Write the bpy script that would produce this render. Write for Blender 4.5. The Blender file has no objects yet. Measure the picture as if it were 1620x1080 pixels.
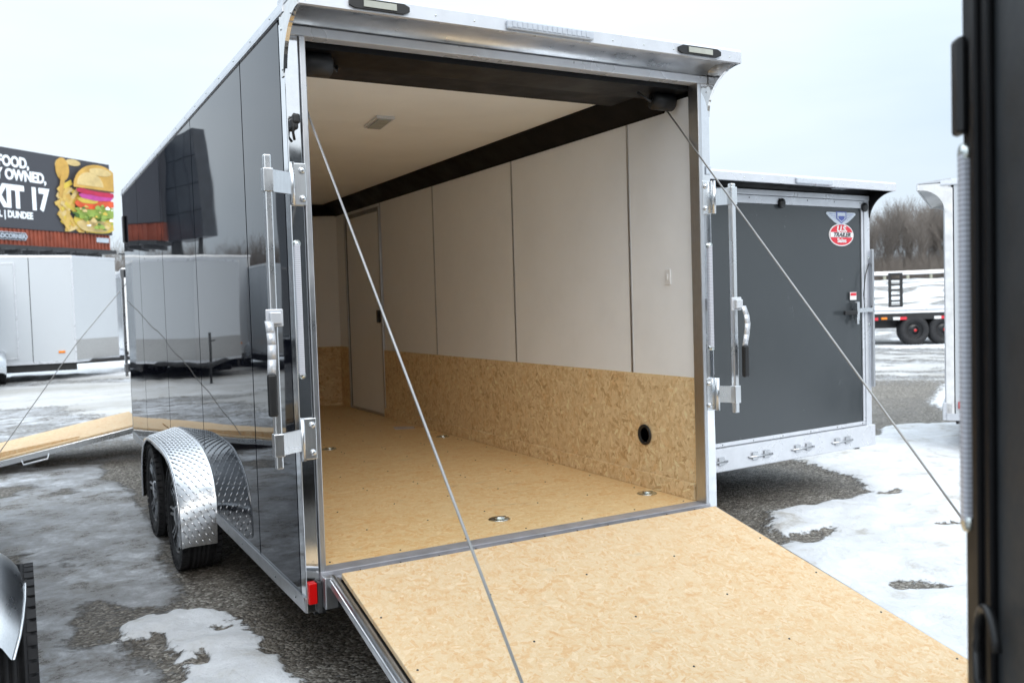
import bpy, bmesh, math, random
import numpy as np
from mathutils import Matrix, Vector
random.seed(7); rng = np.random.RandomState(5)
SC = bpy.context.scene; COL = SC.collection
rad = math.radians
# ------------------------------------------------------------------ camera
cam = bpy.data.cameras.new('camera'); camo = bpy.data.objects.new('camera', cam); COL.objects.link(camo)
cam.sensor_width = 36; cam.lens = 31.42; cam.clip_start = 0.05; cam.clip_end = 2000
_m = [[0.8731435, -0.4864996, -0.0306357], [-0.0482154, -0.0236537, -0.9985569], [0.4850729, 0.8733605, -0.0441098]]
camo.matrix_world = Matrix(((_m[0][0], -_m[1][0], -_m[2][0], -0.8754), (_m[0][1], -_m[1][1], -_m[2][1], -3.1697),
                            (_m[0][2], -_m[1][2], -_m[2][2], 1.1046), (0, 0, 0, 1)))
cam.dof.use_dof = True; cam.dof.focus_distance = 3.6; cam.dof.aperture_fstop = 4.5
SC.camera = camo
# ------------------------------------------------------------------ overcast sky
W_ = bpy.data.worlds.new('World'); SC.world = W_; W_.use_nodes = True
nt = W_.node_tree; nt.nodes.clear()
out = nt.nodes.new('ShaderNodeOutputWorld'); bg = nt.nodes.new('ShaderNodeBackground')
sky = nt.nodes.new('ShaderNodeTexSky'); sky.sky_type = 'NISHITA'; sky.sun_disc = False
SUN_EL, SUN_ROT = rad(36), rad(188)
sky.sun_elevation = SUN_EL; sky.sun_rotation = SUN_ROT; sky.air_density = 1.2; sky.dust_density = 5.0
mixs = nt.nodes.new('ShaderNodeMix'); mixs.data_type = 'RGBA'; mixs.inputs[0].default_value = 0.88
tcw = nt.nodes.new('ShaderNodeTexCoord'); mpw = nt.nodes.new('ShaderNodeMapping'); mpw.inputs['Scale'].default_value = (1, 1, 3.5)
nzw = nt.nodes.new('ShaderNodeTexNoise'); nzw.inputs['Scale'].default_value = 1.6; nzw.inputs['Detail'].default_value = 5
crw = nt.nodes.new('ShaderNodeValToRGB'); crw.color_ramp.elements[0].position = .3; crw.color_ramp.elements[1].position = .7
crw.color_ramp.elements[0].color = (9.2, 10.4, 11.6, 1); crw.color_ramp.elements[1].color = (12.0, 12.6, 13.0, 1)
nt.links.new(tcw.outputs['Generated'], mpw.inputs['Vector']); nt.links.new(mpw.outputs[0], nzw.inputs['Vector'])
nt.links.new(nzw.outputs['Fac'], crw.inputs['Fac'])
sxw = nt.nodes.new('ShaderNodeSeparateXYZ'); nt.links.new(tcw.outputs['Generated'], sxw.inputs[0])
grw = nt.nodes.new('ShaderNodeValToRGB'); grw.color_ramp.elements[0].position = 0.0; grw.color_ramp.elements[1].position = 1.0
grw.color_ramp.elements[0].color = (.62, .66, .70, 1); grw.color_ramp.elements[1].color = (1.95, 1.98, 2.0, 1)
e_ = grw.color_ramp.elements.new(.35); e_.color = (.80, .84, .875, 1)
nt.links.new(sxw.outputs['Z'], grw.inputs[0])
mlw = nt.nodes.new('ShaderNodeMix'); mlw.data_type = 'RGBA'; mlw.blend_type = 'MULTIPLY'; mlw.inputs[0].default_value = 1.0
nt.links.new(crw.outputs[0], mlw.inputs[6]); nt.links.new(grw.outputs[0], mlw.inputs[7])
nt.links.new(sky.outputs[0], mixs.inputs[6]); nt.links.new(mlw.outputs[2], mixs.inputs[7])
nt.links.new(mixs.outputs[2], bg.inputs['Color']); bg.inputs['Strength'].default_value = 0.10
nt.links.new(bg.outputs[0], out.inputs['Surface'])
sl = bpy.data.lights.new('sun', 'SUN'); so = bpy.data.objects.new('sun', sl); COL.objects.link(so)
sl.energy = 1.15; sl.angle = rad(40); sl.color = (1, .97, .93)
_sd = Vector((math.sin(SUN_ROT)*math.cos(SUN_EL), math.cos(SUN_ROT)*math.cos(SUN_EL), math.sin(SUN_EL)))
so.rotation_euler = _sd.to_track_quat('Z', 'Y').to_euler()
SC.view_settings.view_transform = 'Standard'; SC.view_settings.look = 'None'
SC.view_settings.exposure = 0.30; SC.view_settings.gamma = 1
SC.render.engine = 'CYCLES'
SC.cycles.max_bounces = 10; SC.cycles.diffuse_bounces = 6; SC.cycles.glossy_bounces = 6

# ================================================================== materials
class NT:
    def __init__(s, name):
        s.m = bpy.data.materials.new(name); s.m.use_nodes = True; s.t = s.m.node_tree
        s.b = s.t.nodes['Principled BSDF']; s.tc = None
    def n(s, ty, **kw):
        o = s.t.nodes.new(ty)
        for k, v in kw.items():
            if k in o.inputs: o.inputs[k].default_value = v
            else: setattr(o, k, v)
        return o
    def l(s, a, b): s.t.links.new(a, b)
    def coord(s, scale=(1, 1, 1), rot=(0, 0, 0), loc=(0, 0, 0), kind='Object'):
        if not s.tc: s.tc = s.n('ShaderNodeTexCoord')
        mp = s.n('ShaderNodeMapping'); mp.inputs['Scale'].default_value = scale; mp.inputs['Rotation'].default_value = rot
        mp.inputs['Location'].default_value = loc
        s.l(s.tc.outputs[kind], mp.inputs[0]); return mp.outputs[0]
    def noise(s, scale, vec=None, detail=4, rough=.55, dist=0):
        o = s.n('ShaderNodeTexNoise', Scale=scale, Detail=detail, Roughness=rough, Distortion=dist)
        if vec is None: vec = s.coord()
        s.l(vec, o.inputs['Vector']); return o
    def ramp(s, fac, stops):
        r = s.n('ShaderNodeValToRGB'); e = r.color_ramp.elements
        while len(e) < len(stops): e.new(.5)
        for i, (p, c) in enumerate(stops):
            e[i].position = p; e[i].color = (*c, 1) if not isinstance(c, (int, float)) else (c, c, c, 1)
        s.l(fac, r.inputs[0]); return r.outputs[0]
    def mix(s, fac, a, b, mode='MIX'):
        o = s.n('ShaderNodeMix', data_type='RGBA', blend_type=mode)
        for i, v in ((0, fac), (6, a), (7, b)):
            if isinstance(v, (int, float)): o.inputs[i].default_value = v if i == 0 else (v, v, v, 1)
            elif isinstance(v, tuple): o.inputs[i].default_value = (*v, 1)
            else: s.l(v, o.inputs[i])
        return o.outputs[2]
    def math(s, op, a, b=0.0):
        o = s.n('ShaderNodeMath', operation=op)
        for i, v in ((0, a), (1, b)):
            if isinstance(v, (int, float)): o.inputs[i].default_value = v
            else: s.l(v, o.inputs[i])
        return o.outputs[0]
    def bump(s, h, strength=.3, dist=.01):
        o = s.n('ShaderNodeBump', Strength=strength, Distance=dist); s.l(h, o.inputs['Height']); s.l(o.outputs[0], s.b.inputs['Normal'])
        return o
    def set(s, **kw):
        for k, v in kw.items():
            k = k.replace('_', ' ')
            if isinstance(v, tuple): v = (*v, 1)
            if hasattr(v, 'links') or 'Socket' in type(v).__name__: s.l(v, s.b.inputs[k])
            else: s.b.inputs[k].default_value = v

def simple(name, col, rough=.5, metal=0.0, var=.12, nscale=14, bump=0.0, coat=0.0, spec=.5):
    M = NT(name); nz = M.noise(nscale, detail=5)
    lo = tuple(c*(1-var) for c in col); hi = tuple(min(1, c*(1+var)) for c in col)
    M.set(Base_Color=M.ramp(nz.outputs['Fac'], [(.3, lo), (.7, hi)]), Metallic=metal, Coat_Weight=coat, Specular_IOR_Level=spec)
    r2 = M.noise(nscale*.4, detail=3)
    M.set(Roughness=M.ramp(r2.outputs['Fac'], [(.3, max(.02, rough*.8)), (.7, min(1, rough*1.2))]))
    if bump: M.bump(nz.outputs['Fac'], bump, .004)
    return M.m

def polished(name, col=(.82, .83, .85), rough=.07, wav=.06, metal=1.0, wscale=3.0, dist=.01):
    M = NT(name); c = M.coord()
    sm = M.noise(30, c, 6, .7)
    M.set(Base_Color=M.ramp(sm.outputs['Fac'], [(.3, tuple(x*.9 for x in col)), (.7, col)]), Metallic=metal)
    M.set(Roughness=M.ramp(M.noise(9, c, 5).outputs['Fac'], [(.35, rough*.7), (.7, rough*1.6)]))
    w = M.noise(wscale, c, 2); M.bump(w.outputs['Fac'], wav, dist); return M.m

def brushed(name, col=(.62, .63, .65), rough=.33, sc=(60, 60, 3)):
    M = NT(name); n = M.noise(6, M.coord(sc), 4)
    d = M.noise(7, M.coord(), 5, .65)
    M.set(Base_Color=M.mix(M.ramp(d.outputs['Fac'], [(.4, 0.), (.75, .35)]), M.ramp(n.outputs['Fac'], [(.3, tuple(x*.85 for x in col)), (.7, col)]), tuple(x*.7 for x in col)), Metallic=1.0)
    M.set(Roughness=M.ramp(d.outputs['Fac'], [(.3, rough*.8), (.7, rough*1.3)])); M.bump(n.outputs['Fac'], .12, .001); return M.m

def skin_mat(name, col, rough=.04, spec=.5, wav=.25, metal=0.0):
    # painted aluminium skin bonded to posts: a gentle quilted wave makes reflections wobble
    M = NT(name); n = M.noise(1.15, M.coord((1, .9, 1.7)), 1.2, .4)
    dirt = M.noise(5, M.coord((1, 1, .7)), 6, .7); sp = M.noise(60, M.coord(), 3)
    M.set(Base_Color=M.mix(M.ramp(dirt.outputs['Fac'], [(.5, 0.), (.9, .25)]), col, tuple(min(1, x*.85+.03) for x in col)), Metallic=metal, Specular_IOR_Level=spec)
    if name.startswith('gloss'): M.set(Specular_Tint=(.74, .84, 1.0), IOR=1.40)
    M.set(Roughness=M.ramp(dirt.outputs['Fac'], [(.35, rough), (.8, rough*2.2)])); 
    M.bump(n.outputs['Fac'], wav, .006); return M.m

def osb(name, base=(.60, .42, .22), contrast=1.0, plane='xy', size=1.0, rough=.62, dirt=.3, pale=0.0):
    # strand board: three layers of stretched cells at different angles, cell colour picks the tone of a strand
    M = NT(name)
    def rotv(a): return {'xy': (0, 0, a), 'yz': (a, 0, 0), 'xz': (0, a, 0)}[plane]
    def scl(u, v): return {'xy': (u, v, 6), 'yz': (6, u, v), 'xz': (u, 6, v)}[plane]
    w = M.noise(3, M.coord(), 3)
    layers = []
    for i, (a, u, v) in enumerate(((.25, 11, 42), (1.15, 12, 46), (-.55, 9, 36), (1.9, 14, 52))):
        rotm = M.coord((1, 1, 1), rotv(a), (i*3.1, i*1.7, i*2.3))
        wob = M.n('ShaderNodeVectorMath', operation='MULTIPLY_ADD'); wob.inputs[1].default_value = (.05, .05, .05)
        M.l(w.outputs['Color'], wob.inputs[0]); M.l(rotm, wob.inputs[2])
        mp = M.n('ShaderNodeMapping'); mp.inputs['Scale'].default_value = tuple(x*size for x in scl(u, v)); M.l(wob.outputs[0], mp.inputs[0])
        vo = M.n('ShaderNodeTexVoronoi', Scale=1.0, Randomness=1.0); M.l(mp.outputs[0], vo.inputs['Vector'])
        layers.append((vo.outputs['Color'], vo.outputs['Distance']))
    def sep(c, k):
        s_ = M.n('ShaderNodeSeparateColor'); M.l(c, s_.inputs[0]); return s_.outputs[k]
    sel1 = M.ramp(M.noise(16*size, M.coord(), 3, .6, .8).outputs['Fac'], [(.47, 0.), (.53, 1.)])
    sel2 = M.ramp(M.noise(13*size, M.coord(loc=(5, 5, 5)), 3, .6, .8).outputs['Fac'], [(.47, 0.), (.53, 1.)])
    va = M.mix(sel1, sep(layers[0][0], 0), sep(layers[1][0], 0)); vb = M.mix(sel1, sep(layers[2][0], 1), sep(layers[3][0], 1))
    v = M.mix(sel2, va, vb)
    b = np.array(base); k = contrast
    def tone(f, tint=(1, 1, 1)): return tuple(float(x) for x in np.clip(b*(1+(f-1)*k)*np.array(tint), 0, .95))
    c = M.ramp(v, [(0., tone(.66, (1.14, .84, .56))), (.14, tone(.82, (1.10, .92, .72))), (.34, tone(.95, (1.03, .98, .90))), (.60, tone(1.03)), (.85, tone(1.12, (1, 1.02, 1.06))), (1., tone(1.28, (1, 1.05, 1.16)))])
    og = M.noise(9*size, M.coord(loc=(2, 7, 1)), 6, .72, .6)
    c = M.mix(M.ramp(og.outputs['Fac'], [(.50, 0.), (.66, .75)]), c, M.mix(1.0, c, (.90, .70, .46), 'MULTIPLY'))
    big = M.noise(1.1, M.coord(), 4)
    c = M.mix(M.ramp(big.outputs['Fac'], [(.35, 0.), (.7, .28)]), c, tone(1.12, (1, 1.03, 1.08)))
    fine = M.noise(170, M.coord(), 3)
    tk = M.n('ShaderNodeTexVoronoi', Scale=11.0*size); M.l(M.coord({'xy': (1, 2.4, 1), 'yz': (1, 1, 2.4), 'xz': (1, 1, 2.4)}[plane]), tk.inputs['Vector'])
    c = M.mix(M.ramp(tk.outputs['Distance'], [(.02, .6), (.05, 0.)]), c, tone(.30, (1, .8, .6)))
    c = M.mix(.24, c, M.ramp(fine.outputs['Fac'], [(.25, tone(.65)), (.75, tone(1.25))]))
    st = M.noise(4.5, M.coord((1, 3.2, 1)), 7, .75)
    c = M.mix(M.ramp(st.outputs['Fac'], [(.60, 0.), (.74, dirt)]), c, (.24, .22, .19))
    M.set(Base_Color=c, Roughness=rough, Specular_IOR_Level=.3)
    h = M.math('ADD', M.math('MULTIPLY', v, .6), M.math('MULTIPLY', fine.outputs['Fac'], .4)); M.bump(h, .22, .0015)
    return M.m

MT = {}
MT['black_skin'] = skin_mat('gloss_black_skin', (.006, .007, .012), .012, .50, .36)
MT['grey_skin'] = skin_mat('charcoal_skin', (.050, .057, .062), .15, .5, .30)
MT['dark_skin'] = skin_mat('satin_black_skin', (.026, .029, .032), .38, .5, .10)
MT['silver_bounce_skin'] = skin_mat('silver_bounce_skin', (.42, .44, .46), .3)  # light tone chosen to bounce light onto the ground beside it
MT['white_skin'] = skin_mat('white_skin', (.56, .59, .62), .12, .5, .2)
MT['chrome'] = polished('polished_aluminium')
MT['under'] = polished('brushed_underside', (.80, .81, .83), .34, .05, 1.0, 2.0)
MT['sill'] = simple('worn_sill', (.42, .42, .45), .42, .45, .15)
MT['gusset'] = polished('mirror_gusset', (.75, .74, .72), .05, .35, 1.0, 9.0, .02)
MT['alu'] = brushed('mill_aluminium')
MT['alu_light'] = brushed('bright_aluminium', (.80, .82, .84), .28)
MT['alu_white'] = simple('anodised_trim', (.66, .68, .72), .3, .35, .05)
MT['trim_black'] = simple('black_trim', (.006, .006, .007), .45, spec=.2)
MT['plate'] = polished('diamond_plate', (.80, .82, .85), .20, .10)
MT['rubber'] = simple('tyre_rubber', (.018, .018, .02), .75, bump=.3, nscale=40)
MT['rim'] = polished('machined_rim', (.38, .39, .41), .25)
MT['rim_black'] = simple('black_rim', (.01, .01, .012), .25)
MT['vinyl'] = simple('white_vinyl_board', (.92, .94, .96), .45, var=.03, nscale=5)
MT['ceiling'] = simple('ceiling_board', (.91, .92, .91), .5, var=.03, nscale=3)
MT['cove'] = simple('black_cove', (.005, .005, .006), .55, spec=.15)
MT['cover'] = simple('dark_spring_cover', (.016, .016, .018), .55, spec=.2)
MT['osb_wall'] = osb('strand_board_wall', (.78, .585, .345), 1.45, 'yz', 1.35, .6, .12)
MT['osb_floor'] = osb('strand_board_floor', (.76, .55, .29), .62, 'xy', 1.6, .45, .5)
MT['osb_ramp'] = osb('strand_board_ramp', (.72, .54, .335), .60, 'xy', 1.8, .6, .35)
MT['red_lens'] = simple('red_lens', (.62, .008, .008), .12, var=.05)
MT['amber'] = simple('amber_lens', (.85, .25, .02), .15)
MT['lens'] = simple('clear_lens', (.50, .54, .60), .1, var=.1, nscale=60)
MT['lens_warm'] = simple('warm_lens', (.42, .43, .38), .1)
MT['plastic'] = simple('black_plastic', (.012, .012, .013), .45)
MT['steel'] = simple('dark_steel', (.035, .036, .038), .5)
MT['frame_black'] = simple('chassis_black', (.014, .014, .015), .6)
MT['white_paint'] = simple('white_paint', (.8, .8, .8), .4)
MT['red_paint'] = simple('red_vinyl', (.68, .03, .05), .35)
MT['blue_ink'] = simple('blue_ink', (.08, .11, .36), .4)
MT['silver_decal'] = simple('silver_decal', (.52, .58, .66), .3)
MT['ink'] = simple('black_ink', (.03, .03, .035), .5)
MT['cable'] = simple('galvanised_cable', (.36, .36, .36), .4, .3)
MT['zinc'] = polished('zinc', (.66, .70, .68), .22)
MT['paper'] = simple('paper', (.56, .51, .51), .7)
def stone_mat():
    M = NT('stone_guard'); n = M.noise(90, M.coord(), 3)
    M.set(Base_Color=M.ramp(n.outputs['Fac'], [(.35, (.40, .40, .40)), (.65, (.56, .56, .55))]), Roughness=.4, Metallic=.5); M.bump(n.outputs['Fac'], .4, .002); return M.m
MT['stone'] = stone_mat()
def tread_mat():
    M = NT('led_strip'); w = M.n('ShaderNodeTexWave', Scale=46.0, Distortion=1.5); w.bands_direction = 'Z'
    M.l(M.coord(), w.inputs['Vector'])
    M.set(Base_Color=M.ramp(w.outputs['Fac'], [(.2, (.40, .41, .46)), (.7, (.62, .64, .70))]), Roughness=.15); return M.m
MT['led'] = tread_mat()

# ================================================================== mesh helper
class MB:
    def __init__(s): s.v = []; s.f = []; s.mi = []; s.sm = []
    def add(s, vs, fs, mi=0, smooth=False):
        o = len(s.v); s.v += [tuple(map(float, q)) for q in vs]
        for f in fs: s.f.append([i+o for i in f]); s.mi.append(mi); s.sm.append(smooth)
        return s
    def box(s, x0, x1, y0, y1, z0, z1, mi=0):
        vs = [(x, y, z) for z in (z0, z1) for y in (y0, y1) for x in (x0, x1)]
        return s.add(vs, [(0, 2, 3, 1), (4, 5, 7, 6), (0, 1, 5, 4), (2, 6, 7, 3), (0, 4, 6, 2), (1, 3, 7, 5)], mi)
    def bb(s, x0, x1, y0, y1, z0, z1, b=.004, mi=0):
        # box with chamfered edges
        bm = bmesh.new(); bmesh.ops.create_cube(bm, size=1)
        for v in bm.verts: v.co = Vector(((x0+x1)/2+v.co.x*(x1-x0), (y0+y1)/2+v.co.y*(y1-y0), (z0+z1)/2+v.co.z*(z1-z0)))
        b = min(b, .45*min(x1-x0, y1-y0, z1-z0)); bmesh.ops.bevel(bm, geom=bm.edges[:], offset=b, segments=2, affect='EDGES', profile=.5)
        s.add([v.co for v in bm.verts], [[v.index for v in f.verts] for f in bm.faces] if not bm.verts.index_update() else [], mi); bm.free(); return s
    def prism(s, poly, a0, a1, axis='x', mi=0, smooth=False):
        # poly in the two other axes, extruded along axis
        def P(p, a):
            if axis == 'x': return (a, p[0], p[1])
            if axis == 'y': return (p[0], a, p[1])
            return (p[0], p[1], a)
        n = len(poly); vs = [P(p, a0) for p in poly]+[P(p, a1) for p in poly]
        s.add(vs, [list(range(n))[::-1], [n+i for i in range(n)]], mi)
        o = len(s.v)-2*n
        for i in range(n):
            j = (i+1) % n; s.f.append([o+i, o+j, o+n+j, o+n+i]); s.mi.append(mi); s.sm.append(smooth)
        return s
    def tube(s, pts, r, n=8, mi=0, cap=True, r1=None):
        pts = [Vector(p) for p in pts]; rings = []; N = len(pts)
        up = Vector((0, 0, 1))
        for i, p in enumerate(pts):
            d = (pts[min(i+1, N-1)]-pts[max(i-1, 0)]).normalized()
            a = d.cross(up)
            if a.length < .05: a = d.cross(Vector((0, 1, 0)))
            a.normalize(); b = d.cross(a).normalized()
            rr = r if r1 is None else r+(r1-r)*i/(N-1)
            rings.append([p+a*rr*math.cos(t*2*math.pi/n)+b*rr*math.sin(t*2*math.pi/n) for t in range(n)])
        vs = [q for R in rings for q in R]; fs = []
        for i in range(N-1):
            for t in range(n): fs.append((i*n+t, i*n+(t+1) % n, (i+1)*n+(t+1) % n, (i+1)*n+t))
        if cap: fs += [tuple(range(n))[::-1], tuple((N-1)*n+t for t in range(n))]
        return s.add(vs, fs, mi, True)
    def lathe(s, prof, c, axis='x', n=32, mi=0, smooth=True):
        # prof: (radius, along)
        vs = []
        for (r, a) in prof:
            for t in range(n):
                u, w = r*math.cos(2*math.pi*t/n), r*math.sin(2*math.pi*t/n)
                vs.append({'x': (c[0]+a, c[1]+u, c[2]+w), 'y': (c[0]+u, c[1]+a, c[2]+w), 'z': (c[0]+u, c[1]+w, c[2]+a)}[axis])
        fs = []
        for i in range(len(prof)-1):
            for t in range(n): fs.append((i*n+t, i*n+(t+1) % n, (i+1)*n+(t+1) % n, (i+1)*n+t))
        fs += [tuple(range(n)), tuple((len(prof)-1)*n+t for t in range(n))[::-1]]
        return s.add(vs, fs, mi, smooth)
    def build(s, name, mats, parent=None, label=None, matrix=None):
        me = bpy.data.meshes.new(name); me.from_pydata(s.v, [], s.f)
        if not isinstance(mats, (list, tuple)): mats = [mats]
        for m in mats: me.materials.append(MT[m] if isinstance(m, str) else m)
        me.polygons.foreach_set('material_index', s.mi); me.polygons.foreach_set('use_smooth', s.sm); me.update()
        bm = bmesh.new(); bm.from_mesh(me); bmesh.ops.recalc_face_normals(bm, faces=bm.faces); bm.to_mesh(me); bm.free()
        o = bpy.data.objects.new(name, me); COL.objects.link(o)
        if parent: o.parent = parent
        if matrix is not None: o.matrix_local = matrix
        if label: o['label'] = label
        return o
def tag(o, label=None, cat=None, group=None, kind=None):
    if label: o['label'] = label
    if cat: o['category'] = cat
    if group: o['group'] = group
    if kind: o['kind'] = kind
    return o
def empty(name, loc, rz=0):
    o = bpy.data.objects.new(name, None); COL.objects.link(o); o.location = loc; o.rotation_euler = (0, 0, rz); o.empty_display_size = .1; return o
def text(name, s, size, mat, parent, matrix, ext=.001, bold=0.0, align='LEFT', shear=0, sx=1.0):
    cu = bpy.data.curves.new(name, 'FONT'); cu.body = s; cu.size = size; cu.extrude = ext; cu.offset = bold; cu.align_x = align; cu.shear = shear
    t = bpy.data.objects.new('tmp', cu); COL.objects.link(t); bpy.context.view_layer.update()
    me = bpy.data.meshes.new_from_object(t.evaluated_get(bpy.context.evaluated_depsgraph_get())); bpy.data.objects.remove(t)
    for v in me.vertices: v.co.x *= sx
    me.materials.clear(); me.materials.append(MT[mat] if isinstance(mat, str) else mat)
    o = bpy.data.objects.new(name, me); COL.objects.link(o); o.parent = parent; o.matrix_local = matrix; return o
def frame(o, x, y):  # matrix with given origin, text-x dir and text-y dir
    x = Vector(x).normalized(); y = Vector(y).normalized(); z = x.cross(y)
    return Matrix(((x.x, y.x, z.x, o[0]), (x.y, y.y, z.y, o[1]), (x.z, y.z, z.z, o[2]), (0, 0, 0, 1)))

# ================================================================== the ground
GZ = -0.30
def vnoise(x, y, s, seed=0):
    x = x*s+seed*17.3; y = y*s+seed*9.1; xi = np.floor(x).astype(int); yi = np.floor(y).astype(int); xf = x-xi; yf = y-yi
    def h(a, b): n = np.sin(a*127.1+b*311.7+seed*74.7)*43758.5453; return n-np.floor(n)
    u = xf*xf*(3-2*xf); v = yf*yf*(3-2*yf)
    return (h(xi, yi)*(1-u)+h(xi+1, yi)*u)*(1-v)+(h(xi, yi+1)*(1-u)+h(xi+1, yi+1)*u)*v
def fbm(x, y, s, o=4, seed=0): return sum(vnoise(x, y, s*2**i, seed+i)/2**i for i in range(o))/sum(1/2**i for i in range(o))
def sdpoly(px, py, poly):
    d = np.full(px.shape, 1e9); inside = np.zeros(px.shape, bool); n = len(poly)
    for i in range(n):
        ax, ay = poly[i]; bx, by = poly[(i+1) % n]; ex, ey = bx-ax, by-ay
        t = np.clip(((px-ax)*ex+(py-ay)*ey)/(ex*ex+ey*ey), 0, 1); d = np.minimum(d, np.hypot(px-ax-ex*t, py-ay-ey*t))
        c = ((ay > py) != (by > py)) & (px < (bx-ax)*(py-ay)/(by-ay+1e-12)+ax); inside ^= c
    return np.where(inside, d, -d)
def ss(a, b, x): t = np.clip((x-a)/(b-a), 0, 1); return t*t*(3-2*t)
def graded(lo, hi, flo, fhi, step, g):
    c = list(np.arange(flo, fhi+step/2, step)); s = step
    while c[-1] < hi: s *= g; c.append(c[-1]+s)
    s = step
    while c[0] > lo: s *= g; c.insert(0, c[0]-s)
    return np.array(c)
def ground():
    gx = graded(-260, 320, -2.4, 6.5, .028, 1.045); gy = graded(-80, 330, -1.6, 5.5, .032, 1.035)
    X, Y = np.meshgrid(gx, gy); x = X.ravel(); y = Y.ravel(); n = len(x)
    jx = x+(fbm(x, y, 1.7, 4, 3)-.5)*.35; jy = y+(fbm(x, y, 1.7, 4, 9)-.5)*.35
    SR = [(4.75, 2.3), (4.596, 1.45), (4.3, 1.02), (3.751, .98), (3.3, .98), (3.015, .665), (2.495, .114), (1.788, -1.05), (1.6, -3.2), (5, -6), (12, -4), (12, 2.0), (8.6, 2.5), (7.6, 2.75), (7.03, 3.05), (6.311, 2.6), (5.4, 3.2)]
    snow = ss(-.10, .07, sdpoly(jx, jy, SR))
    for (cx, cy, r) in ((3.05, .5, .17), (3.23, .52, .12), (4.35, .95, .10), (4.95, .55, .06), (3.9, .1, .10), (2.75, -.45, .13), (4.3, -.6, .10)):
        snow *= 1-.85*ss(r*1.35, r*.5, np.hypot(jx-cx, (jy-cy)*1.6))
    LP = [(-.60, .95), (-.49, 1.137), (-.31, 1.18), (-.12, 1.19), (-.06, 1.08), (-.045, .658), (-.03, .266), (.05, -.25), (-.2, -.7), (-.42, -.1), (-.41, .45), (-.40, .67), (-.50, .90)]
    jx2 = x+(fbm(x, y, 6, 5, 23)-.5)*.14; jy2 = y+(fbm(x, y, 6, 5, 29)-.5)*.30
    snow = np.maximum(snow, ss(-.03, .05, sdpoly(jx2, jy2, LP)))
    for (cx, cy, r) in ((-.40, .82, .055), (-.13, .86, .035), (-.33, .55, .04)): snow *= 1-.9*ss(r*1.4, r*.4, np.hypot(jx2-cx, (jy2-cy)*.45))
    snow = np.maximum(snow, ss(-.25, .15, sdpoly(jx, jy, [(9.0, 4.75), (8.6, 3.5), (8.0, 2.6), (9.5, 2.3), (14, 4.0), (14, 7.3), (9.5, 4.5)]))*ss(.6, .0, np.abs((y-(3.05+(x-8)*.62)))/1.0-.0))
    # packed snow lane and drifts behind on the left
    lane = ss(8.6, 10.0, jy)*ss(4, 1.5, x)
    snow = np.maximum(snow, lane*ss(.26, .46, fbm(x*.35, y, .9, 4, 31)))
    snow = np.maximum(snow, ss(19.2, 20, y)*ss(8, 4, x)*.95)
    # far right: slush lane, snow bank
    far = ss(11.2, 13.5, .84*x+.54*y)*ss(6, 9, x); snow = np.maximum(snow, far*.9*ss(.44, .62, fbm((.84*x+.54*y)*2.2, (-.54*x+.84*y)*.35, 1.0, 4, 41)))
    ring = (x*.84+y*.54); snow = np.maximum(snow, ss(20.4, 20.9, ring)*ss(22.4, 21.8, ring)*ss(8, 12, x))
    snow = np.maximum(snow, ss(32, 40, np.hypot(x, y))*ss(.46, .60, fbm((.84*x+.54*y)*1.6, (-.54*x+.84*y)*.5, .55, 5, 45)))
    # wet ice, left
    IC = [(-6, 6.9), (-1.06, 6.65), (-.3, 6.0), (-.16, 4.0), (-.18, 2.6), (-.17, 1.9), (-.20, 1.50), (-.36, 1.28), (-.50, 1.20), (-.52, .86), (-.46, .5), (-.55, -.4), (-.8, -3), (-6, -3)]
    ice = ss(-.12, .10, sdpoly(jx, jy, IC))*ss(.22, .40, fbm(x, y, 2.2, 4, 51))
    ice = np.maximum(ice, far*.6); ice = np.maximum(ice, ss(6.6, 8.6, jy)*ss(5, 3, x)*.8)
    ice = ice*(1-snow)
    z = np.full(n, GZ)
    z += snow*(.032+.075*(fbm(x, y, 2.1, 5, 61)-.45))+.010*(fbm(x, y, 9, 3, 71)-.5)*np.exp(-np.hypot(x, y)/25)
    z -= ss(0, 1, snow)*.012*ss(.55, .75, fbm(x, y, 4, 3, 77))
    z += ice*.006*(fbm(x, y, 5, 3, 81))
    bd = np.maximum(0, (x*.83+y*.56)); az = ss(.5, .8, np.arctan2(x, np.maximum(y, .01)))
    z += az*(ss(34, 78, bd)*2.15+ss(78, 100, bd)*.9)+az*ss(30, 50, bd)*.35*(fbm(x, y, .25, 4, 91)-.5)
    me = bpy.data.meshes.new('ground'); nx, ny = len(gx), len(gy)
    me.vertices.add(n); me.vertices.foreach_set('co', np.stack([x, y, z], 1).astype(np.float32).ravel())
    i = np.arange(nx-1)[None]+np.arange(ny-1)[:, None]*nx; q = np.stack([i, i+1, i+nx+1, i+nx], -1).reshape(-1, 4)
    me.loops.add(q.size); me.loops.foreach_set('vertex_index', q.ravel().astype(np.int32))
    me.polygons.add(len(q)); me.polygons.foreach_set('loop_start', np.arange(0, q.size, 4, dtype=np.int32)); me.polygons.foreach_set('loop_total', np.full(len(q), 4, np.int32))
    me.update(calc_edges=True); me.polygons.foreach_set('use_smooth', np.ones(len(q), bool))
    packed = np.maximum(lane*ss(19.0, 18.2, y)*.9, np.maximum(far*ss(20.0, 19.4, ring), 0))
    packed = packed*(.55+.9*(fbm(x*.3, y*1.4, 1.2, 4, 101)-.2))
    packed = np.clip(packed, 0, 1)
    grass = ss(26, 34, ring)*ss(8, 16, x)
    for nm, arr in (('snow', snow), ('ice', ice), ('packed', packed), ('grass', grass)):
        a = me.attributes.new(nm, 'FLOAT', 'POINT'); a.data.foreach_set('value', arr.astype(np.float32))
    M = NT('snowy_gravel'); c = M.coord()
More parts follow.
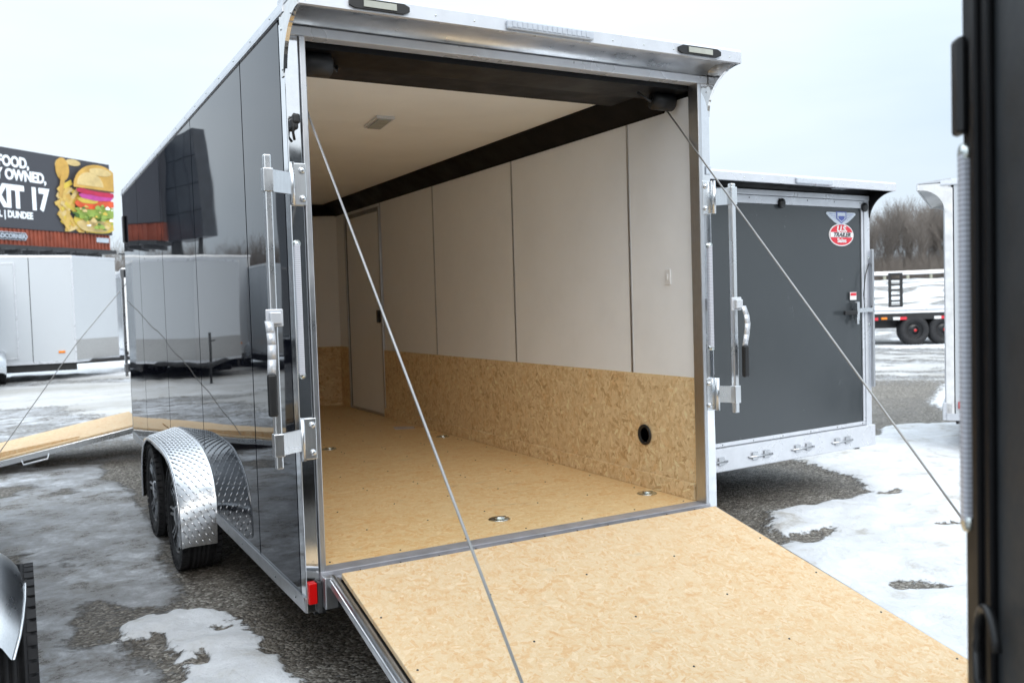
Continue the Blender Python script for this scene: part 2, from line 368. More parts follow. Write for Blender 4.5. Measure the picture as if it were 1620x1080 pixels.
    asn = M.n('ShaderNodeAttribute', attribute_name='snow').outputs['Fac']; aic = M.n('ShaderNodeAttribute', attribute_name='ice').outputs['Fac']
    v1 = M.n('ShaderNodeTexVoronoi', Scale=75.0); M.l(c, v1.inputs['Vector'])
    v2 = M.n('ShaderNodeTexVoronoi', Scale=28.0); M.l(c, v2.inputs['Vector'])
    hs = M.n('ShaderNodeSeparateColor'); M.l(v1.outputs['Color'], hs.inputs[0])
    grav = M.ramp(hs.outputs[0], [(0., (.085, .076, .066)), (.45, (.19, .173, .148)), (.8, (.30, .28, .25)), (1., (.50, .48, .44))])
    wet = M.noise(1.4, c, 5, .6)
    grav = M.mix(M.ramp(wet.outputs['Fac'], [(.38, .75), (.62, 0.)]), grav, M.mix(1.0, grav, (.55, .5, .44), 'MULTIPLY'))
    icen = M.noise(4.2, c, 14, .78, .15)
    icec = M.ramp(icen.outputs['Fac'], [(.40, (.15, .135, .115)), (.46, (.30, .29, .28)), (.505, (.43, .44, .455)), (.56, (.58, .60, .63)), (.63, (.82, .845, .88))])
    bigi = M.noise(.9, c, 4, .6, .6)
    icec = M.mix(M.ramp(bigi.outputs['Fac'], [(.40, .85), (.60, .15)]), icec, M.mix(.6, icec, (.24, .24, .245)))
    snn = M.noise(3.5, c, 8, .66, .4)
    snc = M.ramp(snn.outputs['Fac'], [(.34, (.52, .50, .47)), (.43, (.70, .71, .72)), (.52, (.73, .745, .77)), (.6, (.80, .82, .85))])
    apk = M.n('ShaderNodeAttribute', attribute_name='packed').outputs['Fac']; agr = M.n('ShaderNodeAttribute', attribute_name='grass').outputs['Fac']
    snc = M.mix(apk, snc, (.36, .35, .33)); grav = M.mix(agr, grav, (.12, .095, .055))
    fz = M.noise(22, c, 6, .7)
    def fm(a, k=.5): return M.ramp(M.math('ADD', a, M.math('MULTIPLY', M.math('SUBTRACT', fz.outputs['Fac'], .5), 1.9)), [(k-.10, 0.), (k+.10, 1.)])
    mi, ms = M.ramp(M.math('ADD', aic, M.math('MULTIPLY', M.math('SUBTRACT', fz.outputs['Fac'], .5), 1.9)), [(.18, 0.), (.62, 1.)]), fm(asn, .5)
    # small stones left uncovered on the ice
    base = M.mix(mi, grav, icec); base = M.mix(ms, base, snc)
    M.set(Base_Color=base, Specular_IOR_Level=.4)
    r = M.mix(mi, M.ramp(wet.outputs['Fac'], [(.38, .45), (.62, .9)]), M.ramp(icen.outputs['Fac'], [(.42, .25), (.56, .65)])); M.set(Roughness=M.mix(ms, r, .75))
    hg = M.math('ADD', M.math('MULTIPLY', v1.outputs['Distance'], -.9), M.math('MULTIPLY', v2.outputs['Distance'], -.9))
    hh = M.mix(mi, hg, M.math('MULTIPLY', icen.outputs['Fac'], 2.6)); hh = M.mix(ms, hh, M.math('MULTIPLY', M.noise(18, c, 6, .65).outputs['Fac'], 1.4))
    M.bump(hh, .75, .014)
    me.materials.append(M.m); o = bpy.data.objects.new('ground', me); COL.objects.link(o)
    tag(o, 'gravel yard with patches of snow and wet ice', None, None, 'structure')
ground()
# ================================================================== trailers
def arch(y0, y1, top, n=14):
    pts = []
    for i in range(n+1):
        t = i/n; a = math.pi*(1-t); cy = (y0+y1)/2; ry = (y1-y0)/2
        pts.append((cy+ry*math.copysign(abs(math.cos(a))**.55, math.cos(a)), -.02+(top+.02)*abs(math.sin(a))**.55))
    return pts
def side_poly(y0, y1, z0, z1, w0, w1, wt):
    # panel outline (y,z) with the wheel arch cut out
    if y1 <= w0 or y0 >= w1: return [(y0, z0), (y1, z0), (y1, z1), (y0, z1)]
    ar = [p for p in arch(w0, w1, wt)]
    def az(y):
        for a, b in zip(ar, ar[1:]):
            if a[0] <= y <= b[0] and b[0] > a[0]: return max(z0, a[1]+(b[1]-a[1])*(y-a[0])/(b[0]-a[0]))
        return z0
    pts = [(y0, az(y0))]+[(p[0], max(z0, p[1])) for p in ar if y0 < p[0] < y1]+[(y1, az(y1))]
    if y0 < w0: pts = [(y0, z0), (w0, z0)]+[p for p in pts if p[0] > w0+1e-4]
    if y1 > w1: pts = [p for p in pts if p[0] < w1-1e-4]+[(w1, z0), (y1, z0)]
    return pts+[(y1, z1), (y0, z1)]
def lozenges(mb, P, ulen, wid, pitch=.033):
    # raised tread bars over a surface P(u, v) -> (point, normal)
    nu = int(ulen/pitch); nv = int(wid/pitch)+1
    for i in range(nu):
        for j in range(nv):
            u = (i+.5)*pitch; v = (j+.5)*pitch+(0 if i % 2 else pitch*.5)
            if v > wid-.008: continue
            a = .70; L = pitch*.50; w = pitch*.10
            du, dv = math.cos(a), math.sin(a); ring = []
            for (s, t) in ((-1, 0), (-.5, 1), (.5, 1), (1, 0), (.5, -1), (-.5, -1)):
                uu = u+du*s*L-dv*t*w; vv = v+dv*s*L+du*t*w
                if not (0 <= uu <= ulen and 0 <= vv <= wid): break
                ring.append(P(uu, vv))
            if len(ring) < 6: continue
            vs = [p+n*.0002 for p, n in ring]+[(ring[0][0]*.3+ring[3][0]*.7)+ring[3][1]*.0065, (ring[0][0]*.7+ring[3][0]*.3)+ring[0][1]*.0065]
            mb.add(vs, [(0, 1, 7), (1, 2, 6, 7), (2, 3, 6), (3, 4, 6), (4, 5, 7, 6), (5, 0, 7)], 0, True)
def fender(root, side_x, sgn, wy, style, prof_in, prof_out, wid, wf=None):
    mb = MB(); n = len(prof_in)
    sx = lambda d: side_x+sgn*d
    K = 5
    vs = []; fs = []
    wf = wf or [1.0]*n
    for q, (a, b) in enumerate(zip(prof_in, prof_out)):
        for k in range(K+1):
            t = k/K; drop = (0 if k < K else -.004) if style == 'plate' else -.05*t**4
            vs.append((sx(wid*t*wf[q]), a[0]+(b[0]-a[0])*t, a[1]+(b[1]-a[1])*t+drop))
    for i in range(n-1):
        for k in range(K): fs.append((i*(K+1)+k, i*(K+1)+k+1, (i+1)*(K+1)+k+1, (i+1)*(K+1)+k))
    mb.add(vs, fs, 0, True)
    # rolled outer lip
    cy = (prof_out[0][0]+prof_out[-1][0])/2
    lip = [Vector((sx(wid*f_), p[0], p[1]-(0 if style == 'plate' else .05))) for p, f_ in zip(prof_out, wf)]
    inn = []
    for p in lip:
        d = Vector((0, cy-p.y, .0-p.z)); d.normalize(); inn.append(p+d*.030)
    o = []
    for a, b in zip(lip, inn): o += [a+Vector((sgn*.001, 0, 0)), a+Vector((sgn*.009, 0, 0)), b+Vector((sgn*.009, 0, 0)), b-Vector((sgn*.001, 0, 0))]
    ff = []
    for i in range(n-1):
        for k in range(4): ff.append((i*4+k, i*4+(k+1) % 4, (i+1)*4+(k+1) % 4, (i+1)*4+k))
    mb.add(o, ff, 0, True)
    if style == 'plate':
        L = [0]
        mid = [((a[0]+b[0])/2, (a[1]+b[1])/2) for a, b in zip(prof_in, prof_out)]
        for p, q in zip(mid, mid[1:]): L.append(L[-1]+math.hypot(q[0]-p[0], q[1]-p[1]))
        def P(u, v):
            i = 0
            while i < n-2 and L[i+1] < u: i += 1
            t = (u-L[i])/(L[i+1]-L[i]); t = min(max(t, 0), 1); s = v/wid
            a = Vector((0, *prof_in[i])).lerp(Vector((0, *prof_in[i+1])), t); b = Vector((0, *prof_out[i])).lerp(Vector((0, *prof_out[i+1])), t)
            p = a.lerp(b, s); p.x = sx(v)
            tg = (Vector((0, *mid[i+1]))-Vector((0, *mid[i]))); nn = Vector((0, -tg.z, tg.y)).normalized()
            if nn.dot(Vector((0, mid[i][0]-cy, mid[i][1]+.1))) < 0: nn = -nn
            return p, nn
        lozenges(mb, P, L[-1]-.002, wid-.002)
    return mb.build('fender', 'plate' if style == 'plate' else 'alu_light', root)
def spline(pts, m=6):
    res = []; P = [pts[0]]+list(pts)+[pts[-1]]
    for i in range(1, len(P)-2):
        for k in range(m):
            t = k/m; a, b, c, d = [np.array(P[i+j-1], float) for j in range(4)]
            res.append(tuple(.5*((2*b)+(c-a)*t+(2*a-5*b+4*c-d)*t*t+(3*b-a-3*c+d)*t**3)))
    return res+[tuple(pts[-1])]
def wheel(root, cx, cy, cz, sgn, r=.290, w=.20, rimstyle='spoke'):
    # sgn: direction of the outer face along x
    hub = MB().lathe([(.05, 0), (.16, 0), (.16, -sgn*.08), (.05, -sgn*.08)], (cx-sgn*.06, cy, cz), 'x', 24).build('wheel', 'frame_black', root)
    t = MB(); hw = w/2; pr = []
    for a, b in [(.198, -hw*.80), (.215, -hw*.96), (r-.06, -hw), (r-.02, -hw*.93), (r-.004, -hw*.78), (r, -hw*.5)]: pr.append((a, b))
    tp = []
    for k in range(-3, 4):
        a = k*hw*.22; tp += [(r, a-.010), (r, a-.004), (r-.008, a-.0035), (r-.008, a+.0035), (r, a+.004)]
    tp = [q for q in tp if abs(q[1]) < hw*.72]
    prof = pr+tp+[(a, -b) for a, b in pr[::-1]]
    t.lathe(prof, (cx-sgn*hw, cy, cz), 'x', 56)
    for i in range(44):  # shoulder blocks
        a = 2*math.pi*i/44
        for s in (-1, 1):
            c0 = Vector((cx-sgn*hw+s*hw*.86, cy+(r-.010)*math.cos(a), cz+(r-.010)*math.sin(a))); tg = Vector((0, -math.sin(a), math.cos(a))); nn = Vector((0, math.cos(a), math.sin(a))); xx = Vector((1, 0, 0))
            vs = [c0+xx*sx_*hw*.14+tg*ty*.015+nn*tz*.009 for tz in (-1, 1) for ty in (-1, 1) for sx_ in (-1, 1)]
            t.add(vs, [(0, 2, 3, 1), (4, 5, 7, 6), (0, 1, 5, 4), (2, 6, 7, 3), (0, 4, 6, 2), (1, 3, 7, 5)])
    t.build('tyre', 'rubber', hub)
    rm = MB(); fx = cx-sgn*.012
    rm.lathe([(.205, -sgn*.10), (.205, 0), (.195, sgn*.004), (.186, -sgn*.004), (.180, -sgn*.10)], (fx, cy, cz), 'x', 40, 0)
    rm.lathe([(.03, sgn*.006), (.055, sgn*.0), (.06, -sgn*.03), (.03, -sgn*.03)], (fx, cy, cz), 'x', 24, 1)
    ns = 8 if rimstyle == 'spoke' else 5
    for i in range(ns):
        a = 2*math.pi*i/ns
        for e in (-.10, .10):
            c1 = Vector((fx-sgn*.02, cy+.05*math.cos(a+e*2), cz+.05*math.sin(a+e*2))); c2 = Vector((fx-sgn*.006, cy+.186*math.cos(a+e), cz+.186*math.sin(a+e)))
            rm.tube([c1, c2], .010, 6, 1)
    rm.build('rim', ['rim_black', 'rim'], hub)
    return hub
def screws(mb, pts, nrm, r=.004, mi=0):
    nrm = Vector(nrm)
    for p in pts:
        p = Vector(p); a = nrm.orthogonal().normalized(); b = nrm.cross(a)
        ring = [p+a*r*math.cos(t*math.pi/3)+b*r*math.sin(t*math.pi/3) for t in range(6)]; top = [q*.6+p*.4+nrm*.0025 for q in ring]
        mb.add(ring+top, [tuple(6+k for k in range(6))]+[(k, (k+1) % 6, 6+(k+1) % 6, 6+k) for k in range(6)], mi, True)
def led_strip(root, x0, x1, z0, z1, y=-.012):
    mb = MB(); mb.bb(x0, x1, y, .001, z0, z1, .004, 0)
    for z in (z0, z1): mb.lathe([((x1-x0)*.62, -.006), ((x1-x0)*.62, .006), ((x1-x0)*.3, .010)][::-1], ((x0+x1)/2, y+.008, z), 'y', 14, 1)
    return mb.build('light_strip', ['led', 'zinc'], root)
def lock_bar(root, xb, yb, xp, z0, z1, zb, s, style='alu'):
    # s=-1: bar left of its post, s=+1 right. a vertical tube held by hinge brackets at heights zb
    mb = MB(); mb.bb(xb-.013, xb+.013, yb-.013, yb+.013, z0, z1, .005)
    bar = mb.build('lock_bar', 'alu_light', root)
    for z in zb:
        b = MB(); xa, xc = sorted((xb, xp)); ya = min(yb, 0)
        b.bb(xb-.018, xb+.018, yb-.018, yb+.018, z-.040, z+.040, .003)
        # arm
        p0 = Vector((xb, yb-.002, 0)); p1 = Vector((xp, -.022, 0)); d = (p1-p0).normalized(); nn = Vector((-d.y, d.x, 0))*.006
        q = [p0+nn, p1+nn, p1-nn, p0-nn]
        b.add([(v.x, v.y, z-.038) for v in q]+[(v.x, v.y, z+.038) for v in q], [(3, 2, 1, 0), (4, 5, 6, 7), (0, 1, 5, 4), (1, 2, 6, 5), (2, 3, 7, 6), (3, 0, 4, 7)])
        b.tube([(xp, -.026, z-.075), (xp, -.026, z+.075)], .010, 10)
        pw = -s*.055
        b.bb(min(xp, xp+pw), max(xp, xp+pw), -.014, -.002, z-.075, z+.075, .003)
        for zz in (z-.05, z+.05): b.lathe([(.012, 0), (.012, -.006), (.006, -.010)], (xp+pw*.72, -.014, zz), 'y', 12)
        b.build('hinge_bracket', 'alu_light', bar)
    return bar
def lock_handle(bar, xb, yb, zt, s, flip=1):
    h = MB(); h.bb(xb-s*0-.030, xb+.030, yb-.020, yb-.012, zt-.03, zt+.03, .004)
    xs = xb+s*.024
    path = [(xs, yb-.035, zt-.01), (xs, yb-.055, zt-.05), (xs, yb-.062, zt-.09), (xs, yb-.055, zt-.14), (xs, yb-.040, zt-.20)]
    for a, b in zip(path, path[1:]):
        h.add([(a[0]-.014, a[1]-.003, a[2]), (a[0]+.014, a[1]-.003, a[2]), (a[0]+.014, a[1]+.003, a[2]), (a[0]-.014, a[1]+.003, a[2]),
               (b[0]-.014, b[1]-.003, b[2]), (b[0]+.014, b[1]-.003, b[2]), (b[0]+.014, b[1]+.003, b[2]), (b[0]-.014, b[1]+.003, b[2])],
              [(0, 1, 2, 3), (4, 7, 6, 5), (0, 4, 5, 1), (1, 5, 6, 2), (2, 6, 7, 3), (3, 7, 4, 0)], 0, True)
    h.bb(xb-.02, xb+.02, yb-.04, yb-.010, zt-.02, zt+.02, .004)
    h.bb(xs-.016, xs+.016, yb-.055, yb-.033, zt-.335, zt-.19, .007, 1)
    return h.build('latch_handle', ['alu_white', 'plastic'], bar)

def trailer(name, label, loc, rz, W=1.955, L=5.38, H=2.14, skin='black_skin', trim='chrome', post='chrome', rim_mat='alu_white', gus='gusset', frame='alu',
            seams=(.685, 1.905, 3.125, 4.345), wc=(1.98, 2.85), ramp=None, fstyle='plate', nose=.4, group=None, spoiler=True, under='under', strips=(True, True), sides=(True, True), cat='trailer', roofc='white_paint', tongue=False, inner=True, fside=(True, True), sz=(.865, 1.335), wx=.166, single=False):
    R = empty(name, loc, rz); tag(R, label, cat, group); T = .05
    w0, w1 = (wc[0]-.36, wc[1]+.46) if not single else (wc[0]-.38, wc[0]+.38)
    for s, xo in ((0, 0.0), (1, W)):
        sg = -1 if s == 0 else 1
        mb = MB(); ed = [0.062]+[y for y in seams if y < L]+[L]
        for a, b in zip(ed, ed[1:]):
            mb.prism(side_poly(a+.007, b-.007, .05, H+.01, w0, w1, .30), xo, xo-sg*.012, 'x', 0)
        mb.prism(side_poly(.062, L, .05, H+.01, w0-.01, w1+.01, .31), xo-sg*.012, xo-sg*.044, 'x', 1)
        mb.build('side_wall', [skin, 'trim_black'], R)
        for a, b in ((.0, w0+.02), (w1-.02, L)):
            rl = MB(); rl.bb(min(xo+sg*.005, xo-sg*.045), max(xo+sg*.005, xo-sg*.045), a, b, 0, .058, .004)
            rl.box(min(xo+sg*.008, xo), max(xo+sg*.008, xo), a+.001, b-.001, .046, .058)
            screws(rl, [(xo+sg*.0055, y, .028) for y in np.arange(a+.12, b, .30)], (sg, 0, 0), .005, 1)
            rl.build('bottom_rail', [frame, 'zinc'], R)
        rt = MB(); rt.prism([(xo+sg*.008, H), (xo+sg*.008, H+.012), (xo+sg*.002, H+.045), (xo-sg*.03, H+.052), (xo-sg*.05, H+.052), (xo-sg*.05, H)], -.03, L, 'y')
        screws(rt, [(xo+sg*.006, y, H+.026) for y in np.arange(.15, L, .31)], (sg, 0, .15), .005, 1)
        rt.build('roof_trim', [rim_mat, 'zinc'], R)
        if fside[s]:
            c0 = wc[0]-1.98; st = (wc[-1]-wc[0])-.87
            pi = [(1.655, -.11), (1.64, 0), (1.63, .09), (1.655, .17), (1.71, .24), (1.81, .30), (2.01, .355), (2.27, .378), (2.72+st, .380), (2.98+st, .352), (3.16+st, .29), (3.26+st, .19), (3.30+st, .05), (3.31+st, -.11)]
            po = [(1.655, -.11), (1.655, 0), (1.672, .085), (1.705, .145), (1.77, .215), (1.87, .275), (2.04, .322), (2.30, .342), (2.68+st, .342), (2.90+st, .318), (3.06+st, .255), (3.16+st, .16), (3.20+st, .03), (3.21+st, -.11)]
            pi = [(a+c0, b) for a, b in pi]; po = [(a+c0, b) for a, b in po]
            if single:
                a0, a1 = rad(150), rad(28); N = 12; pi = [(wc[0]+.40*math.cos(a0+(a1-a0)*k/N)*-1*-1, .0+.365*math.sin(a0+(a1-a0)*k/N)) for k in range(N+1)]; po = [(a, b-.045) for a, b in pi]
                fender(R, xo, sg, wc, fstyle, pi, po, .150, [.62+.38*math.sin(math.pi*min(1, k/N*1.35+.05))**.7 if k/N < .7 else .85 for k in range(N+1)])
            else: fender(R, xo, sg, wc, fstyle, spline(pi, 4), spline(po, 4), .178)
        for yc in wc: wheel(R, xo+sg*wx, yc, GZ+.289-loc[2]+0.0, sg)
        # corner post
        p = MB(); x0, x1 = (0, .052) if s == 0 else (W-.052, W)
        p.bb(x0, x1, -.002, .060, .0, H-.02, .004, 0)
        x2, x3 = (.0535, .075) if s == 0 else (W-.075, W-.0535)
        p.bb(x2, x3, -.012, .055, .10, H-.07, .003, 1)
        po_ = p.build('corner_post', [post, frame if post != 'trim_black' else 'trim_black'], R)
        if strips[s]:
            led_strip(po_, *((.006, .028) if s == 0 else (W-.026, W-.004)), *sz)
        MB().bb(*((.004, .036) if s == 0 else (W-.036, W-.004)), -.022, -.001, .035, .112, .004).build('marker_light', 'red_lens', po_)
        g = MB()
        if spoiler:
            crv = [(-.2*math.cos(t)**1.0+.0, 0) for t in (0,)]
            pts = [(.03, H+.02), (-.205, H+.02), (-.205, H-.025)]
            for k in range(13):
                t = k/12; pts.append((-.195+.195*math.sin(t*math.pi/2), (H-.025)-(H-.025-(H-.215))*(1-math.cos(t*math.pi/2))))
            pts.append((.03, H-.215)); xa, xb = (-.004, .010) if s == 0 else (W-.010, W+.004)
            g.prism(pts, xa, xb, 'x', 0)
            screws(g, [((-.004 if s == 0 else W+.004), .01, H-.19), ((-.004 if s == 0 else W+.004), -.12, H-.03), ((-.004 if s == 0 else W+.004), .01, H-.05)], (sg, 0, 0), .006)
            g.build('corner_gusset', gus, R)
    # rear header and spoiler
    hb = MB(); hb.bb(.012, W-.012, -.010, .05, H-.070, H-.036, .003, 0); hb.box(.012, W-.012, .0, .05, H-.036, H+.02, 1)
    if spoiler:
        cv = [(-.196, H-.022)]
        for k in range(11):
            t = k/10; cv.append((-.19+.188*math.sin(t*math.pi/2), H-.020+.030*math.sin(t*math.pi)-.016*t))
        cv += [(.0, H+.024), (-.196, H+.024)]
        hb.prism(cv, .011, W-.011, 'x', 1, True)
    hb.build('rear_header', ['alu_white' if post != 'trim_black' else 'trim_black', under], R)
    if spoiler:
        sp = MB(); sp.prism([(-.200, H-.026), (-.214, H-.024), (-.214, H+.022), (-.205, H+.034), (.05, H+.060), (.05, H+.030), (-.196, H+.026)], -.002, W+.002, 'x')
        screws(sp, [(x, -.2145, H-.004) for x in np.arange(.03, W, .155)], (0, -1, 0), .004, 1)
        spo = sp.build('spoiler', [rim_mat, 'zinc'], R)
    # roof
    rf = MB(); zz = H+.035; rf.prism([(.03, .04), (W-.03, .04), (W-.03, L), (W/2, L+nose), (.03, L)], H+.02, zz, 'z'); rf.build('roof', roofc, R)
    # nose
    ns = MB()
    for a, b in (((0, L), (W/2, L+nose)), ((W/2, L+nose), (W, L))):
        d = Vector((b[0]-a[0], b[1]-a[1], 0)).normalized(); n_ = Vector((d.y, -d.x, 0))*.03
        ns.prism([a, b, (b[0]+n_.x, b[1]+n_.y), (a[0]+n_.x, a[1]+n_.y)], .05, H+.01, 'z')
    ns.build('front_wall', skin, R)
    gd = MB()
    for a, b in (((0, L), (W/2, L+nose)), ((W/2, L+nose), (W, L))):
        d = Vector((b[0]-a[0], b[1]-a[1], 0)).normalized(); n_ = Vector((-d.y, d.x, 0))*.006
        gd.prism([(a[0]+n_.x*.2, a[1]+n_.y*.2), (b[0]+n_.x*.2, b[1]+n_.y*.2), (b[0]+n_.x, b[1]+n_.y), (a[0]+n_.x, a[1]+n_.y)], .06, .50, 'z')
    gd.build('stone_guard', 'stone', R)
    nr = MB(); nr.prism([(-.004, L-.02), (W/2, L+nose+.012), (W+.004, L-.02), (W-.04, L-.03), (W/2, L+nose-.03), (.04, L-.03)], H-.005, H+.05, 'z'); nr.build('nose_trim', [frame], R); nr = MB(); nr.prism([(-.004, L-.02), (W/2, L+nose+.012), (W+.004, L-.02), (W-.04, L-.03), (W/2, L+nose-.03), (.04, L-.03)], 0, .055, 'z')
    nr.build('nose_trim', [frame], R)
    # chassis
    ch = MB(); 
    for x in (.05, W-.09): ch.box(x, x+.04, .07, L, -.16 if tongue else -.035, .045)  # rails deepened on tongue trailers to stand in for the shade beneath
    for y in np.arange(.3, L, .41): ch.box(.09, W-.09, y, y+.04, .0, .044)
    for y in wc: ch.tube([(.12, y, GZ+.289-loc[2]), (W-.12, y, GZ+.289-loc[2])], .035, 8)
    if tongue:
        for s in (-1, 1): ch.tube([(W/2+s*W*.42, L-.2, .0), (W/2+s*.03, L+nose+1.05, .0)], .045, 4)
    ch.build('chassis', 'frame_black', R)
    if tongue:
        j = MB(); j.tube([(W/2+.08, L+nose+.75, GZ+.02-loc[2]), (W/2+.08, L+nose+.75, .62)], .03, 10); j.lathe([(.07, 0), (.07, .015), (.02, .02)], (W/2+.08, L+nose+.75, GZ-loc[2]+.005), 'z', 14); j.tube([(W/2+.08, L+nose+.75, .46), (W/2+.2, L+nose+.75, .47)], .012, 8)
        j.build('tongue_jack', 'plastic', R)
        c = MB(); c.bb(W/2-.05, W/2+.05, L+nose+.95, L+nose+1.25, -.03, .07, .02); c.build('coupler', 'plastic', R)
    return R

# ------------------------------------------------------------------ 1. the open black trailer
W, L, H = 1.955, 5.38, 2.14
A = trailer('enclosed_trailer', 'open glossy black enclosed trailer with its wooden ramp door lowered towards the viewer', (0, 0, 0), 0)
# rear corner steel foot pieces and sill
sill = MB(); sill.bb(.053, W-.053, -.018, .06, .112, .146, .003, 0); sill.box(.053, W-.053, -.012, .05, .002, .111, 1)
sill.tube([(.09, -.034, .120), (W-.09, -.034, .120)], .011, 10, 0)
sill.box(.09, W-.09, -.030, -.019, .085, .118, 2)
for x in np.arange(.2, W, .16): sill.box(x, x+.002, -.047, -.018, .108, .1335, 2)
sill.build('door_sill', ['sill', 'steel', 'steel'], A)
for s in (0, 1):
    MB().bb(*((.053, .10) if s == 0 else (W-.10, W-.053)), -.06, -.0195, .02, .135, .004).build('ramp_hinge', 'alu', A)
    MB().bb(*((.037, .0525) if s == 0 else (W-.0525, W-.037)), -.026, -.003, .0, .115, .003).build('corner_foot', 'steel', A)
# interior
def board_floor():
    mb = MB(); ys = [.06, 1.285, 2.505, 3.725, 5.32]
    for a, b in zip(ys, ys[1:]):
        mb.box(.05, W-.05, a+.002, b-.002, .125, .1455)
        for y_ in (a+.03, b-.03, (a+b)/2-.2, (a+b)/2+.2): screws(mb, [(x_, y_, .1456) for x_ in np.arange(.12, W-.1, .285)], (0, 0, 1), .0045, 1)
    mb.box(.05, W-.05, .06, L-.05, .105, .124, 0)
    mb.prism([(.05, 5.321), (W-.05, 5.321), (W/2, L+.36)], .105, .1445, 'z')
    return mb.build('floor', ['osb_floor', 'steel'], A)
board_floor()
for s in (0, 1):
    xi = .05 if s == 0 else W-.05; d = 1 if s == 0 else -1
    bx = lambda mb, t0, t1, y0, y1, z0, z1, mi=0: mb.box(min(xi+d*t0, xi+d*t1), max(xi+d*t0, xi+d*t1), y0, y1, z0, z1, mi)
    door = (s == 1); ys = [.06, .558, 1.778, 2.998, 4.10] if door else [.06, .558, 1.778, 2.998, 4.218, 5.30]
    v = MB(); 
    for a, b in zip(ys, ys[1:]): bx(v, -.006, 0, a+.001, b-.001, .70, 2.03)
    if door: bx(v, -.006, 0, 5.03, 5.30, .70, 2.03); bx(v, -.006, 0, 4.101, 5.029, 1.96, 2.03)
    v.build('liner_panel', 'vinyl', A)
    for y in ys[1:-1]+([4.092] if door else []): tr = MB(); bx(tr, .0005, .004, y-.007, y+.007, .724, 2.0); screws(tr, [(xi+d*.004, y, z_) for z_ in np.arange(.78, 1.98, .20)], (d, 0, 0), .004); tr.build('seam_trim', 'alu', A)
    oy = [.06, 2.38, 4.10 if door else 5.30]
    for a, b in list(zip(oy, oy[1:]))+([(5.03, 5.30)] if door else []): o = MB(); bx(o, -.001, .007, a+.001, b-.0015, .146, .723); o.build('wainscot', 'osb_wall', A)
    k = MB(); bx(k, .0075, .026, .07, 4.095 if door else 5.28, .147, .222); k.build('kick_board', 'osb_wall', A)
    c = MB(); pr = [(xi, 1.995), (xi+d*.008, 1.985), (xi+d*.015, 1.995), (xi+d*.125, 2.088), (xi+d*.125, 2.099), (xi, 2.099)]
    c.prism(pr, .25, 5.32, 'y'); c.build('ceiling_cove', 'cove', A)
# side door (right wall)
xi = W-.05; df = MB()
for (a, b, z0, z1) in ((4.10, 4.135, .146, 1.958), (4.995, 5.03, .146, 1.958), (4.135, 4.995, 1.922, 1.958), (4.135, 4.995, .146, .166)): df.bb(xi-.014, xi+.006, a, b, z0, z1, .003)
dfo = df.build('side_door', 'alu', A)
MB().bb(xi-.004, xi+.004, 4.137, 4.993, .168, 1.920, .003).build('door_leaf', 'vinyl', dfo)
MB().bb(xi-.030, xi-.0045, 4.155, 4.20, .96, 1.07, .006).build('door_latch', 'plastic', dfo)
MB().box(xi-.006, xi-.0045, 4.975, 4.991, .168, 1.92).build('door_seal', 'trim_black', dfo)
# front interior wall (v nose)
fw = MB(); fv = MB(); fc = MB()
for a, b in (((.05, 5.29), (W/2, 5.66)), ((W/2, 5.66), (W-.05, 5.29))):
    d = Vector((b[0]-a[0], b[1]-a[1], 0)).normalized(); n_ = Vector((-d.y, d.x, 0))
    def q(o0, o1): return [(a[0]+n_.x*o0, a[1]+n_.y*o0), (b[0]+n_.x*o0, b[1]+n_.y*o0), (b[0]+n_.x*o1, b[1]+n_.y*o1), (a[0]+n_.x*o1, a[1]+n_.y*o1)]
    fv.prism(q(.0, .006), .70, 2.03, 'z'); fw.prism(q(-.007, -.0005), .146, .723, 'z'); fc.prism(q(-.05, -.001), 1.99, 2.098, 'z')
fv.build('liner_panel', 'vinyl', A); fw.build('wainscot', 'osb_wall', A); fc.build('ceiling_cove', 'cove', A)
ce = MB()
for a, b in ((.50, 1.5), (1.502, 2.72), (2.722, 3.94), (3.942, 5.32)): ce.box(.045, W-.045, a, b, 2.100, 2.112)
ce.prism([(.05, 5.3205), (W-.05, 5.3205), (W/2, 5.69)], 2.100, 2.112, 'z'); ce.build('ceiling', 'ceiling', A)
lt = MB(); lt.prism([(.83, 1.28), (.93, 1.28), (.96, 1.56), (.86, 1.56)], 2.086, 2.0995, 'z', 0); lt.prism([(.845, 1.30), (.917, 1.30), (.944, 1.54), (.872, 1.54)], 2.080, 2.0855, 'z', 1); lt.build('dome_light', ['alu_white', 'lens_warm'], A)
# door spring housing above the opening
hd = MB(); hd.box(.054, W-.054, .055, .27, 2.050, 2.098, 0); hd.box(.052, W-.052, .2705, .545, 2.072, 2.0985, 1)
hd.build('spring_housing', ['trim_black', 'cover'], A)
spn = MB(); spn.lathe([(.045, 0), (.045, .12), (.03, .13)], (.085, .13, 2.012), 'x', 20); spn.tube([(.20, .13, 2.02), (.24, .15, 2.0), (.26, .2, 2.03), (.27, .26, 2.05)], .006, 8)
spn.build('spring_drum', 'plastic', A); spn = MB()
spn.lathe([(.04, 0), (.04, -.11), (.02, -.12)], (W-.085, .16, 2.015), 'x', 20); spn.tube([(W-.2, .16, 2.03), (W-.24, .12, 2.0), (W-.3, .14, 2.04)], .006, 8)
spn.build('spring_drum', 'plastic', A)
